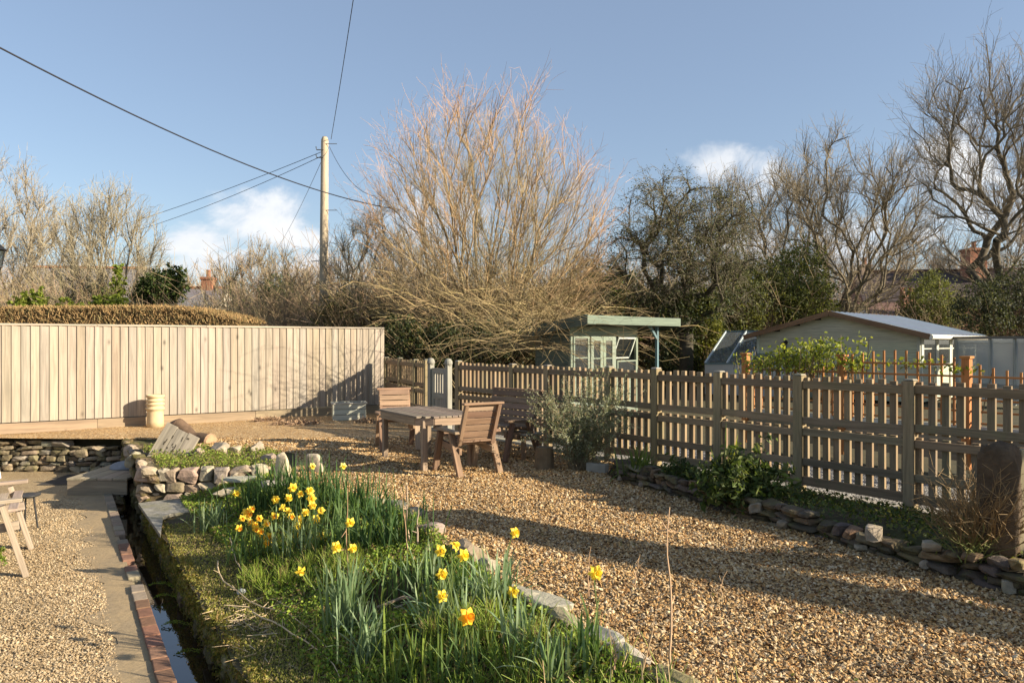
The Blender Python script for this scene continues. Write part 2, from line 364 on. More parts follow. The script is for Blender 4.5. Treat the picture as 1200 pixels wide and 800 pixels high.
# far ground with a sunken part under the patio and stream
gx = np.concatenate((-np.geomspace(400, 14, 18), ys(-13.5, 8, .3), np.geomspace(9, 400, 18))); gy = np.concatenate((ys(-6, 20, .3), np.geomspace(21, 700, 22)))
X, Y = np.meshgrid(gx, gy); low = (Y < 12.25) & (X < np.where(Y < 11.2, Lf(Y)+.35, -5.0)) 
Z = np.where(low, -1.3, -.06+np.where(Y > 20, .03*wav(X, Y, .2), 0)); Z = np.where(Y < .9, -1.3, Z)
nx = len(gx); i, j = np.meshgrid(np.arange(len(gy)-1), np.arange(nx-1), indexing='ij'); a = (i*nx+j).ravel()
tag(MB().add(np.stack((X, Y, Z), 2).reshape(-1, 3), np.stack((a, a+1, a+nx+1, a+nx), 1), (.075, .065, .032)).build('ground', M['grass'], None, True), kind='structure')
# patio-side bank of the stream and its brick kerb
mb = MB(); yy = ys(1.0, 11.9, .3); V = np.concatenate([[(Bf(y)-.06, y, -.56), (Bf(y)-.03, y, -1.1)] for y in yy])
mb.add(V, [(2*k, 2*k+1, 2*k+3, 2*k+2) for k in range(len(yy)-1)], (.09, .07, .045)); tag(mb.build('stream_bank', M['mossy']), kind='structure')
mb = MB(); y = 1.5
while y < 10.4:
    L = .215; near = y < 6.0; d_ = nrm((-.589, 1, 0)); R = frame(d_)
    c = (Bf(y)-.0, y, -.563+rng.uniform(-.006, .006))
    colr = vary((.23, .12, .075) if (near or rng.random() < .25) else (.27, .22, .15), .2, .06)
    if near or rng.random() < .9: mb.box(c-np.array((.03, 0, 0)), (L-.012, .10, .075), R @ rotz(rng.uniform(-.03, .03)), colr)
    y += L*d_[1]
tag(mb.build('brick_kerb', M['brick'], bevel=.006), 'worn red brick kerb edging the gravel patio along the water channel', 'kerb')
# worn concrete strip by the kerb, its darker tone standing in for plant shade
sheet('concrete_strip', ys(3.5, 10.2, .1), lambda Y: Bf(Y)-.40-.22*wav(Y*0+3, Y, 1.6)-.14*wav(Y, Y*0, 4), lambda Y: Bf(Y)-.05, 8, lambda X, Y: -.545+.01*wav(X, Y, 1)+.004*wav(X, Y, 4), 
      attr_mat('worn_shaded_concrete', .9, 22, .35, .7, .01, big=.7, bigcol=(.36, .26, .14), bigscale=3.2, bigthr=.47), (.30, .225, .135))
# concrete kerb under the picket fence
mb = MB()
for k in range(9):
    y0 = 2.0+k*1.25; y1 = y0+1.24; p = np.array((FX(y0)+.03, y0, -.005)); q = np.array((FX(y1)+.03, y1, -.005)); mb.bar(p, q, .13, .07, vary((.36, .33, .27), .06))
tag(mb.build('concrete_kerb', M['concrete'], bevel=.008), 'pale concrete kerb along the foot of the picket fence', 'kerb')

# ================================================================== rocks
def ico(sub=2):
    bm = bmesh.new(); bmesh.ops.create_icosphere(bm, subdivisions=sub, radius=1); V = np.array([v.co[:] for v in bm.verts]); F = np.array([[v.index for v in f.verts] for f in bm.faces]); bm.free(); return V, F
ICO2, ICO3 = ico(2), ico(3)
def rock_shape(sub=2, box=.5, rough=.14, cuts=7):
    V, F = (ICO2 if sub == 2 else ICO3); V = np.sign(V)*np.abs(V)**box; V = V/np.maximum(np.linalg.norm(V, axis=1, keepdims=True)**.35, .5)
    R = rng.normal(size=(9, 3)); ph = rng.uniform(0, 6, 9)
    n_ = sum(np.sin(V@R[i]*(1.2+i*.45)+ph[i])/(1+.35*i) for i in range(9))
    cut = nrm(rng.normal(size=3)); V = V*(1+rough*n_[:, None]*.5)
    for _ in range(cuts):
        cut = nrm(rng.normal(size=3)); dd = V@cut; lim = rng.uniform(.62, .9); V = V-np.outer(np.maximum(dd-lim, 0), cut)
    return V, F
RS = [rock_shape(3, .26, .2, 4) for _ in range(20)]
def put_rock(mb, c, s, col, R=None, sub=2, box=.5, rough=.16):
    V, F = RS[rng.integers(len(RS))] if sub == 2 else rock_shape(3, box, rough, 6)
    V = V*np.asarray(s)/.98
    if R is not None: V = V@np.asarray(R).T
    return mb.add(V+np.asarray(c), F, col)
def stone_wall(mb, path, z0f, z1f, cols, ch=(.06, .12), cl=(.10, .28), depth=.10, nside=1, jit=.025, core=(.05, .04, .025), big=None):
    """courses of rough stones along a path; the face is on the left of the path when nside=1"""
    path = np.asarray(path, float); seg = np.linalg.norm(np.diff(path, axis=0), axis=1); cum = np.concatenate(([0], np.cumsum(seg))); T = cum[-1]
    def pt(s): 
        p = np.array([np.interp(s, cum, path[:, 0]), np.interp(s, cum, path[:, 1])]); i = min(np.searchsorted(cum, s, 'right')-1, len(seg)-1); i = max(i, 0)
        t_ = (path[i+1]-path[i])/seg[i]; return p, t_
    s = 0; z = None
    zmin = min(z0f(u) for u in np.linspace(0, T, 9)); zmax = max(z1f(u) for u in np.linspace(0, T, 9))
    z = zmin
    while z < zmax:
        h = rng.uniform(*ch); s = -rng.uniform(0, .1)
        while s < T:
            l = rng.uniform(*cl); hh = h*rng.uniform(.82, 1.12)
            if big and rng.random() < .06: hh *= big; 
            sm = min(max(s+l/2, 0), T); p, t_ = pt(sm)
            if z+h*.5 > z0f(sm) and z+h*.4 < z1f(sm):
                nn = np.array((-t_[1], t_[0]))*nside; o = rng.uniform(-jit, jit)
                c = np.array((*(p+nn*(o-depth*.25)), z+h/2+rng.uniform(-.008, .008)))
                R = frame((t_[0], t_[1], rng.uniform(-.08, .08)))@rotx(rng.uniform(-.15, .15))
                put_rock(mb, c, (l*.54, depth*.55, hh*.55), vary(cols[rng.integers(len(cols))], .2, .05), R)
            s += l
        z += h
    u = np.linspace(0, T, 30); V = []
    for q in u:
        p, t_ = pt(q); nn = np.array((-t_[1], t_[0]))*nside; b = p-nn*depth*.45
        V += [(*b, z0f(q)-.05), (*b, z1f(q)-.08)]
    F = [(2*k, 2*k+2, 2*k+3, 2*k+1) for k in range(len(u)-1)]; mb.add(V, F, core); 
    return mb
BR = [(.20, .15, .09), (.27, .21, .13), (.15, .11, .07), (.32, .25, .16), (.22, .19, .15), (.25, .17, .10)]
DK = [(.10, .075, .045), (.14, .10, .06), (.08, .06, .04), (.17, .13, .08), (.12, .09, .07)]
PK = [(.40, .285, .195), (.37, .285, .195), (.42, .34, .25), (.30, .23, .155), (.37, .30, .215)]
# stream-side wall, mossy
pth = [(Wf(y)+.05+.03*float(wav(y, 0, 1.2)), y) for y in np.arange(11.9, 1.4, -.4)]
def wt(s):
    y = np.interp(s, [0, 12.2], [11.9, 1.4]); return -.40 if y < 9.1 else -.03
mb = MB(); stone_wall(mb, pth, lambda s: -.9, wt, BR, (.07, .14), (.12, .32), .16, -1, .04, big=1.3)
tag(mb.build('mossy_retaining_wall', M['mossy'], None), 'mossy rough stone wall holding the flower bed above the water channel', 'stone wall')
# wall under the board fence
mb = MB(); P0 = gz(-30, 553, -.55); 
stone_wall(mb, [(-12.5, 12.2), (-9.6, 12.12), (-7.2, 12.08), (-5.6, 11.95), (-5.15, 11.5), (-5.3, 11.0)], lambda s: -.6, lambda s: .0-.02*s, [(.26, .205, .13), (.20, .16, .10), (.33, .26, .17), (.16, .12, .075), (.27, .235, .18)], (.05, .10), (.10, .30), .14, -1, .03, big=1.3)
tag(mb.build('dry_stone_wall', M['stone'], None), 'dry stone wall of flat grey-brown stones below the tall board fence', 'stone wall')
# rockery front wall of rounded pinkish stones
mb = MB(); a0 = gz(158, 590, -.38)
stone_wall(mb, [(-4.42, 9.14), (-3.9, 9.1), (-3.3, 9.06), (-2.95, 9.2)], lambda s: -.42, lambda s: -.02-.05*s, PK, (.12, .17), (.13, .26), .16, -1, .02)
tag(mb.build('rockery_wall', M['rock'], None), 'low wall of rounded pinkish stones at the front of the rockery', 'stone wall')
# low wall of the bed on the right
pth = [(float(Rf(y)), y) for y in np.arange(8.7, 1.6, -.35)]
mb = MB(); stone_wall(mb, pth, lambda s: -.03, lambda s: .17+.03*sin(s*1.3), DK+[(.2, .13, .07)], (.04, .07), (.09, .26), .14, -1, .025, big=1.5)
tag(mb.build('low_stone_wall', M['stone'], None), 'low dark stone wall edging the planted bed beneath the picket fence', 'stone wall')
for (x, y, sx, sy, sz, lab) in [(886, 594, .085, .07, .075, 'big white-faced stone set in the low wall under the leafy bush'), (918, 618, .09, .06, .05, 'flat buff stone at the foot of the low wall below the white-faced stone'),
        (1025, 625, .11, .07, .075, 'square buff stone in the low wall below the bottom of the picket fence'), (1092, 640, .085, .07, .055, 'angular whitish stone lying on top of the low wall'),
        (1085, 660, .06, .05, .04, 'small pale stone on the gravel at the low wall foot'), (1008, 643, .07, .06, .04, 'buff stone on the gravel against the dark low wall'), (1183, 692, .05, .05, .055, 'small white stone at the end of the low wall by the photo edge'),
        (752, 567, .045, .04, .045, 'small white stone in the far part of the low wall'), (727, 561, .04, .035, .05, 'small grey-white stone beneath the mossy wall top')]:
    d = None
    for q in np.arange(3, 12, .01):
        p = at(x, y, q)
        if p[0] > Rf(q)-.06 or p[2] < 0: d = q; break
    p = at(x, y, q+.02); p[2] = max(p[2], sz*.6); mb = MB(); put_rock(mb, p, (sx*.72, sy*.8, sz*.7), vary((.30, .245, .18), .15), rotz(1.1), 2)
    tag(mb.build('stone', M['rock'], None), lab, 'stone', 'pale stones in and by the low wall')

# ================================================================== loose stones of the rockery and the bed edge
def loose(x, y, s, lab, grp, col=(.38, .31, .22), z=None, tilt=0, ang=None, mat='rock', name='stone', rough=.2, box=.6, lift=.25):
    p = hit(x, y) if z is None else gz(x, y, z)
    p[2] += s[2]*lift; mb = MB(); R = rotz(rng.uniform(0, 3) if ang is None else ang)@roty(tilt)
    put_rock(mb, p, s, vary(col, .15, .05), R, 3, box, rough*1.5)
    return tag(mb.build(name, M[mat], None), lab, 'stone', grp)
RG = 'stones of the rockery'
for a in [(233, 533, (.10, .09, .09), 'whitish round stone just right of the leaning wooden board'), (256, 530, (.16, .12, .12), 'large brown boulder at the back of the rockery beside the log'),
          (277, 531, (.13, .10, .09), 'dark flat stone between the brown boulder and the grey stone'), (300, 531, (.15, .11, .11), 'grey boulder at the right of the rockery back row'),
          (316, 545, (.12, .09, .11), 'dark stone leaning against the pale standing stone'), (286, 553, (.13, .09, .075), 'pale squared stone behind the flat mossy slabs'),
          (306, 553, (.13, .10, .09), 'buff stone between the squared stone and the standing stone'), (152, 529, (.12, .10, .08), 'pale stone at the rockery corner near the slate basin'),
          (156, 541, (.12, .1, .10), 'pale angular stone on the wall corner above the wooden step'), (166, 548, (.09, .08, .08), 'grey stone beside the yellow moss of the rockery corner'),
          (262, 566, (.13, .10, .05), 'flat pale stone at the right end of the rockery wall'), (175, 556, (.12, .1, .07), 'whitish stone on the left of the rockery wall top'),
          (272, 578, (.16, .12, .05), 'low flat stone above the daffodil leaves'), (193, 557, (.09, .08, .08), 'pinkish round stone on the rockery wall top')]:
    loose(*a[:3], a[3], RG)
for (x, y, s, lab) in [(300, 563, (.38, .16, .03), 'flat mossy slab between rockery and daffodils'), (325, 571, (.22, .13, .035), 'grey flat slab nearest the standing stone')]:
    loose(x, y, s, lab, 'flat slabs by the rockery', (.36, .33, .26), ang=.1, box=.35, rough=.06, lift=.9)
# standing stones
def standing(x, y, h, wd, th, lab, lean, col):
    p = hit(x, y); mb = MB(); n_ = 9; pr = []
    V, F = rock_shape(3, .28, .08, 1); V = V*np.array((wd/2, th/2, h/2)); k = (V[:, 2]/h+.5); V[:, 0] *= 1.08-.35*k; V[:, 0] += lean*k*h; V[:, 2] += h/2-.04
    V = V@rotz(-.25).T
    mb.add(V+p, F, col); return tag(mb.build('standing_stone', M['rock'], None, True), lab, 'stone', 'upright stones at the gravel edge')
standing(333, 566, .37, .19, .16, 'tall pale square-topped standing stone at the end of the rockery', 0, (.56, .45, .30))
standing(370, 553, .26, .24, .10, 'pointed buff standing stone on the gravel behind the daffodil leaves', -.12, (.44, .36, .26))
EG = 'stones edging the gravel along the daffodil bed'
for a in [(486, 606, (.12, .09, .08), 'dark grey stone partly hidden by the daffodil leaves', (.2, .17, .13)), (505, 625, (.16, .10, .08), 'brown stone behind the low daffodil clump at the gravel edge', (.34, .27, .2)),
          (545, 655, (.15, .09, .10), 'round brown boulder in shade beside the three yellow flowers', (.26, .2, .14)), (568, 664, (.10, .08, .06), 'rough brown stone left of the tall leaf clump', (.3, .24, .17)),
          (612, 700, (.16, .09, .055), 'flat grey stone just right of the tall leaf clump', (.40, .34, .26)), (637, 711, (.17, .09, .05), 'long flat grey stone along the gravel edge', (.40, .35, .27)),
          (663, 728, (.10, .07, .05), 'mossy stone half hidden in the feathery green', (.3, .26, .16)), (708, 753, (.15, .085, .05), 'flat pale stone behind the single tall yellow flower', (.48, .42, .33)),
          (738, 772, (.12, .07, .05), 'pale stone by the dried stalks at the bottom', (.44, .38, .29)), (790, 800, (.13, .09, .04), 'mossy stone at the lower edge of the photo', (.24, .2, .1)),
          (466, 598, (.13, .09, .07), 'grey stone among the dark green daffodil leaves', (.2, .18, .14)), (440, 590, (.1, .08, .05), 'low stone behind the upright dead stalks', (.26, .22, .16))]:
    loose(a[0], a[1], a[2], a[3], EG, a[4], ang=-.9, box=.5)
# grey slate slab on the stream wall
mb = MB(); pts = [gz(x, y, -.33) for x, y in ((162, 589), (207, 584), (238, 586), (229, 599), (202, 601), (191, 605), (188, 626))]
k = len(pts); V = np.array(pts+[p-np.array((0, 0, .035)) for p in pts])
mb.add(V, [(0, j+1, j) for j in range(1, k-1)], (.27, .25, .21)); mb.add(V, [(j, k+j, k+(j+1) % k, (j+1) % k) for j in range(k)], (.22, .2, .16))
tag(mb.build('slate_slab', M['stone']), 'grey L-shaped slate slab on the wall top above the water', 'slab')

# ================================================================== board fence
FL = np.array((-8.37, 12.56, 0)); FT = nrm((5.64, 3.8, 0)); FN = np.array((FT[1], -FT[0], 0)); FLEN = 6.801
bf = thing('board_fence', 'tall pale new board fence with vertical planks and a capping rail', 'fence', FL+FT*FLEN/2)
mb = MB(); s = -4.0; R = np.stack((FT, -FN, np.array((0, 0, 1.))), 1)
R = np.stack((FT, np.cross((0, 0, 1), FT), (0, 0, 1)), 1)
while s < FLEN-.01:
    wd = .134; z0 = .17; h = 1.76-z0; base = [(.345, .285, .215), (.36, .295, .22), (.32, .275, .22), (.365, .305, .235), (.33, .265, .19)][rng.integers(5)]
    e = min(s+wd+.012, FLEN)
    c = FL+FT*((s+e)/2)+FN*(.012+rng.uniform(-.001, .001))+np.array((0, 0, z0+h/2))
    mb.box(c, (e-s, .016, h), R@rotz(.12+rng.uniform(-.02, .02)), vary(base, .05, .015)); s += wd
mb.build('boarding', M['fence'], bf)
mb = MB()
for k in range(6):
    a_ = FL+FT*(-4.0+k*1.8); b_ = FL+FT*min(-4.0+(k+1)*1.8-.004, FLEN+.02); mb.bar(a_+FN*.005+(0, 0, 1.782), b_+FN*.005+(0, 0, 1.782), .075, .032, vary((.40, .335, .26), .04))
mb.build('capping_rail', M['fence'], bf, bevel=.003)
mb = MB()
for k in range(4):
    a_ = FL+FT*(-4.0+k*2.702); b_ = FL+FT*(-4.0+(k+1)*2.70); mb.bar(a_+FN*.018+(0, 0, .07), b_+FN*.018+(0, 0, .07), .03, .17, vary((.30, .225, .14), .06))
mb.build('gravel_board', M['fence'], bf, bevel=.003)
for k in range(6):
    p = FL+FT*(FLEN-.06-k*1.8)-FN*.07; MB().box(p+(0, 0, .85), (.1, .1, 1.74), R, vary((.46, .36, .25))).build('post', M['fence'], bf)

# ================================================================== picket fence
pxs = [1900, 1420, 1207, 1067, 937, 843, 769, 714, 642, 601, 537.5, 526]
WC = [(.25, .175, .10), (.30, .215, .125), (.21, .15, .09), (.27, .19, .11), (.24, .18, .11)]
def ppos(px): k = (px-600)/900; d = FY(k); return np.array((k*d, d, 0.))
posts = [ppos(p) for p in [1480, 1228, 1067, 937, 843, 769, 714, 642, 601, 537.5]]
posts.insert(0, posts[0]+(posts[0]-posts[1])*1.1)
def fence_run(root, P, picket=True, endgap=0):
    for k, p in enumerate(P):
        q = P[min(k+1, len(P)-1)]-P[max(k-1, 0)]; h = 1.165+rng.uniform(-.012, .012); c = vary((.31, .235, .13), .08)
        mb = MB().box(p+(0, 0, h/2-.03), (.095, .095, h+.06), frame(q)@rotz(rng.uniform(-.04, .04)), c)
        # weathered chamfered top
        mb.box(p+(0, 0, h+.012), (.098, .098, .016), frame(q), vary((.34, .3, .22)), top=(.75, .75)); mb.build('post', M['wood'], root, bevel=.005)
        if k == len(P)-1: break
        a_, b_ = p, P[k+1]; t_ = nrm(b_-a_); L = np.linalg.norm(b_-a_); nn = np.array((-t_[1], t_[0], 0))
        if nn[1] > 0: nn = -nn      # towards the garden
        a2 = a_+t_*.05; b2 = b_-t_*.05; mb = MB()
        for zc, hh in ((1.075, .075), (.735, .07), (.605, .07), (.315, .07), (.135, .085)):
            dz = rng.uniform(-.008, .008); mb.bar(a2+nn*.012+(0, 0, zc+dz), b2+nn*.012+(0, 0, zc+dz+rng.uniform(-.008, .008)), .036, hh, vary(WC[rng.integers(5)], .1))
        mb.build('rail', M['wood'], root, bevel=.003)
        mb = MB(); nP = max(2, int(round(L/.112))); st = L/nP
        for j in range(nP):
            sj = (j+.5)*st+rng.uniform(-.004, .004); c = a_+t_*sj-nn*.026; h2 = 1.155+rng.uniform(-.012, .012); col = vary(WC[rng.integers(5)], .14)
            mb.box(c+(0, 0, (h2+.69)/2), (.060, .034, h2-.69), frame(t_)@roty(rng.uniform(-.006, .006)), col)
            mb.box(c+(0, 0, .38)+nn*0, (.060, .034, .56), frame(t_)@roty(rng.uniform(-.008, .008)), vary(col, .1))
        mb.build('pickets', M['wood'], root, bevel=.002)
pf = thing('picket_fence', 'long weathered brown picket fence with square posts running along the gravel', 'fence', posts[4]); fence_run(pf, posts)
P2 = [ppos(487), ppos(469), np.array((-2.62, 16.02, 0))]; P2.insert(0, ppos(500))
pf2 = thing('picket_fence', 'short weathered picket fence between the garden gate and the tall board fence', 'fence', P2[1]); fence_run(pf2, P2[0:])
# gate
ga, gb = ppos(525.5), ppos(505); gt = nrm(gb-ga); gl = np.linalg.norm(gb-ga); gn = np.array((gt[1], -gt[0], 0)); gn = gn if gn[1] < 0 else -gn
gate = thing('garden_gate', 'pale grey painted garden gate with vertical slats and round-topped posts', 'gate', (ga+gb)/2); Gc = (.28, .265, .215)
for p in (ga, gb):
    mb = MB().box(p+(0, 0, .56), (.09, .09, 1.12), frame(gt), Gc); mb.lathe([(0, 1.22), (.04, 1.21), (.065, 1.17), (.07, 1.13), (.05, 1.09), (0.0, 1.08)], (p[0], p[1], 0), 14, Gc); mb.build('gate_post', M['paint'], gate, bevel=.006)
a2, b2 = ga+gt*.06, gb-gt*.06
mb = MB()
for zc, hh in ((1.0, .09), (.58, .10), (.12, .12)): mb.bar(a2+(0, 0, zc), b2+(0, 0, zc), .04, hh, vary(Gc, .04))
mb.bar(a2+gt*.03+(0, 0, .55), a2+gt*.03+(0, 0, .56), .01, .01, Gc)
for e in (a2+gt*.035, b2-gt*.035): mb.box(e+(0, 0, .56), (.07, .042, .97), frame(gt), vary(Gc, .04))
mb.build('gate_frame', M['paint'], gate, bevel=.004)
mb = MB(); n_ = 5
for j in range(n_): mb.box(a2+(b2-a2)*(j+.75)/(n_+.5)+(0, 0, .79), (.045, .018, .36), frame(gt), vary(Gc, .05))
mb.box((a2+b2)/2+(0, 0, .35), (np.linalg.norm(b2-a2)-.12, .02, .38), frame(gt), Gc); mb.build('slats', M['paint'], gate, bevel=.002)

# ================================================================== garden furniture
FC = [(.25, .155, .095), (.29, .185, .115), (.22, .135, .085), (.31, .22, .145), (.27, .165, .10)]
fc = lambda: vary(FC[rng.integers(5)], .12)
def lc(R, o, p): return np.asarray(o)+np.asarray(R)@np.asarray(p, float)
def make_chair(o, face, wd, lab, cat, name, group=None, H=.80, pale=1.0, sc=1.0):
    """face: direction the sitter looks; A-shaped side frames, slatted seat and back"""
    root = thing(name, lab, cat, o, group); a = atan2(face[1], face[0])-pi/2; R = rotz(a)*sc; hw = wd/2-.035
    cc = lambda: tuple(v*pale for v in fc()) if pale < 1.4 else vary((.40, .31, .23), .08)
    def B(mb, p, q, w_, h_, up=(0, 0, 1)): mb.bar(lc(R, o, p), lc(R, o, q), w_, h_, cc(), R@np.array(up, float))
    for sx_ in (-1, 1):
        x = sx_*hw
        mb = MB(); B(mb, (x, .30, 0), (x, .17, .47), .045, .07, (1, 0, 0)); mb.build('front_leg', M['furn'], root, bevel=.005)
        mb = MB(); B(mb, (x, -.32, 0), (x, -.10, .47), .045, .07, (1, 0, 0)); mb.build('rear_leg', M['furn'], root, bevel=.005)
        mb = MB(); B(mb, (x, -.27, .485), (x, .28, .50), .085, .03); mb.build('armrest', M['furn'], root, bevel=.006)
        mb = MB(); B(mb, (x-sx_*.045, -.24, .27), (x-sx_*.045, .26, .33), .035, .075); mb.build('side_rail', M['furn'], root, bevel=.004)
    mb = MB()
    for j in range(6):
        y = -.2+j*.085; z = .325+(y+.2)*.12; B(mb, (-hw+.02, y, z+.055), (hw-.02, y, z+.055), .072, .022)
    mb.build('seat', M['furn'], root, bevel=.003)
    mb = MB(); n_ = 6; y0, z0, y1, z1 = -.20, .34, -.38, H
    ux = nrm((0, y1-y0, z1-z0))
    for sx_ in (-1, 1):
        mb = MB(); B(mb, (sx_*(hw-.045), y0, z0), (sx_*(hw-.045), y1, z1), .045, .045, (1, 0, 0)); mb.build('back_stile', M['furn'], root, bevel=.004)
    mb = MB(); nrmv = np.cross((1, 0, 0), ux)
    for j in range(n_):
        f_ = (j+.5)/n_; y = y0+(y1-y0)*f_; z = z0+(z1-z0)*f_
        mb.bar(lc(R, o, (-hw+.03, y+.025, z)), lc(R, o, (hw-.03, y+.025, z)), .02, (z1-z0)/n_*.93, cc(), R@ux)
    B(mb, (-hw, y1, z1+.012), (hw, y1, z1+.012), .065, .025); mb.build('backrest', M['furn'], root, bevel=.003)
    return root
make_chair((-.52, 8.86, 0), (-.53, .85), .58, 'wooden garden chair seen from behind at the near side of the table', 'chair', 'garden_chair')
make_chair((-1.62, 10.85, 0), (.28, -.96), .56, 'wooden garden chair with a sunlit pale back behind the left end of the table', 'chair', 'garden_chair', pale=1.35)  # whole chair lightened: the sun on its back is painted into the wood
make_chair((-.20, 10.12, 0), (-.72, -.69), 1.02, 'slatted wooden garden bench with its back to the picket fence', 'bench', 'garden_bench', pale=.75, H=.84)  # wood darkened so the shade on this bench is painted into its colour
# table
c1, c2, c3 = np.array((-1.64, 9.93, 0)), np.array((-1.02, 8.92, 0)), np.array((-1.12, 10.25, 0)); c4 = c2+c3-c1
tb = thing('garden_table', 'weathered slatted wooden table with clipped corners and square legs', 'table', (c2+c3)/2)
for p in (c1, c2, c3, c4): MB().box(p+(0, 0, .29), (.065, .065, .58), frame(c2-c1), vary((.30, .22, .145), .08)).build('leg', M['furn'], tb, bevel=.006)
u = nrm(c2-c1); v = nrm(c3-c1-u*np.dot(c3-c1, u)); ctr = (c2+c3)/2; hl, hw_ = np.linalg.norm(c2-c1)/2+.12, np.linalg.norm(np.dot(c3-c1, v))/2+.1
mb = MB(); n_ = 10
for j in range(n_):
    y = -hw_+(j+.5)*2*hw_/n_; e = hl-max(0, abs(y)-hw_*.55)*.9; mb.bar(ctr+u*-e+v*y+(0, 0, .622), ctr+u*e+v*y+(0, 0, .622), 2*hw_/n_-.01, .024, vary((.24, .185, .14), .12))
mb.build('tabletop', M['furn'], tb, bevel=.003)
mb = MB(); k = hw_*.55; e2 = hl-.02-(hw_-k)*.9; cs = [(-hl+.02, -k), (-e2, -hw_+.02), (e2, -hw_+.02), (hl-.02, -k), (hl-.02, k), (e2, hw_-.02), (-e2, hw_-.02), (-hl+.02, k)]
for j in range(8):
    p, q = cs[j], cs[(j+1) % 8]; mb.bar(ctr+u*p[0]+v*p[1]+(0, 0, .565), ctr+u*q[0]+v*q[1]+(0, 0, .565), .025, .085, fc())
mb.build('apron', M['furn'], tb, bevel=.003)
# low stool by the bench
o = gz(612, 535, 0); o = np.array((.15, 10.0, 0)); st = thing('low_side_table', 'low dark wooden side table beside the garden bench', 'side table', o); R = frame((-.6, .8, 0)); mb = MB()
for j in range(4): mb.box(lc(R, o, (0, -.14+j*.093, .31)), (.42, .085, .022), R, vary((.30, .26, .19)))
mb.build('tabletop', M['furn'], st, bevel=.003)
for a_ in (-1, 1):
    for b_ in (-1, 1): MB().box(lc(R, o, (a_*.17, b_*.13, .15)), (.045, .045, .3), R, fc()).build('leg', M['furn'], st)
MB().box(lc(R, o, (0, 0, .265)), (.36, .28, .06), R, fc()).build('apron', M['furn'], st)
# log stump
mb = MB(); o = gz(638, 548, 0); a = np.arange(12); mb.lathe([(0, 0), (.12, 0), (.115, .1), (.105, .22), (.10, .25), (0, .255)], o, 14, (.2, .14, .08)); tag(mb.build('log_stump', M['bark']), 'short upright log stump beside the silvery shrub', 'log')
# planter trough
A = gz(388, 493, 0); B2 = gz(424, 492, 0); o = (A+B2)/2+np.array((.0, .2, 0)); pl = thing('planter_trough', 'pale grey-blue painted wooden planter trough by the board fence', 'planter', o); R = frame(nrm(B2-A)); PC = (.46, .44, .35)
L, D_, H = .62, .38, .33; mb = MB()
for zc in (.055, .16, .265):
    for s_ in (-1, 1):
        mb.box(lc(R, o, (0, s_*(D_/2), zc)), (L, .02, .098), R, vary(PC, .05)); mb.box(lc(R, o, (s_*(L/2-.011), 0, zc)), (.02, D_-.024, .098), R, vary(PC, .05))
mb.build('side_board', M['paint'], pl, bevel=.003); mb = MB()
for s_ in (-1, 1):
    mb.box(lc(R, o, (0, s_*(D_/2), .325)), (L+.05, .055, .02), R, vary(PC, .04)); mb.box(lc(R, o, (s_*(L/2), 0, .325)), (.055, D_-.058, .02), R, vary(PC, .04))
mb.box(lc(R, o, (0, 0, .325)), (.05, D_-.058, .02), R, vary(PC, .04)); mb.build('rim', M['paint'], pl, bevel=.003)
MB().box(lc(R, o, (0, 0, .15)), (L-.045, D_-.045, .24), R, (.06, .04, .025)).build('soil', M['soil'], pl)
# chimney pot
o = np.array((-6.28, 13.52, 0.0)); cp = (.58, .44, .25); mb = MB()
prof = [(0, .53), (.125, .53), (.13, .56), (.148, .565), (.152, .54), (.148, .52), (.128, .51), (.126, .485), (.150, .478), (.152, .455), (.130, .448), (.128, .42), (.150, .412), (.152, .39), (.132, .382),
        (.133, .345), (.155, .337), (.158, .31), (.136, .30), (.132, .26), (.137, .1), (.145, .0), (0, 0)]
tag(mb.lathe(prof, o, 28, cp).build('chimney_pot', attr_mat('terracotta_cream', .8, 8, .2, .2, .004, big=.3, bigcol=(.4, .32, .2)), None, True), 'cream clay chimney pot with raised rings against the board fence', 'chimney pot')
# leaning weathered board
o = hit(197, 535); bd = thing('weathered_board', 'cracked grey wooden board propped at an angle on the rockery', 'board', o)
R = np.stack((nrm((.86, -.1, -.40)), nrm((.38, .35, .86)), nrm(np.cross((.86, -.1, -.40), (.38, .35, .86)))), 1); mb = MB()
for j in range(3): mb.box(lc(R, o, (-.17+j*.17, .14, 0)), (.165, .52-.03*(j == 1), .035), R, vary((.33, .28, .21), .08))
mb.build('planks', M['furn'], bd, bevel=.004)
mb = MB()
for j in range(34):
    x, y = rng.uniform(-.2, .2), rng.uniform(-.08, .34); mb.box(lc(R, o, (x, y, .019)), (rng.uniform(.006, .022), rng.uniform(.02, .07), .004), R@rotz(rng.uniform(-.15, .15)), (.07, .055, .035))
mb.build('rot_patches', M['bark'], bd)
# log with broken end
o = hit(232, 518); lg = thing('rotten_log', 'knotted brown driftwood log with a pale broken end on the rockery', 'log', o); q0 = at(208, 498, o[1]+.25); q1 = at(226, 513, o[1]+.1); q2 = at(246, 517, o[1]-.05)
MB().tube([q0+(0, 0, .02), (q0+q1)/2, q1, (q1+q2)/2+(0, 0, .01), q2], [.10, .115, .09, .10, .115], 14, (.16, .10, .06)).build('bark', M['bark'], lg, True)
d_ = nrm(q2-q1); mb = MB(); mb.tube([q2, q2+d_*.03], [.12, .105], 14, (.42, .26, .15)); mb.build('broken_end', M['bark'], lg)
mb = MB(); mb.tube([q0-(0, 0, .02), q0+np.array((-.03, -.02, .07))], [.115, .09], 12, (.12, .075, .05)); mb.build('knot', M['bark'], lg, True)
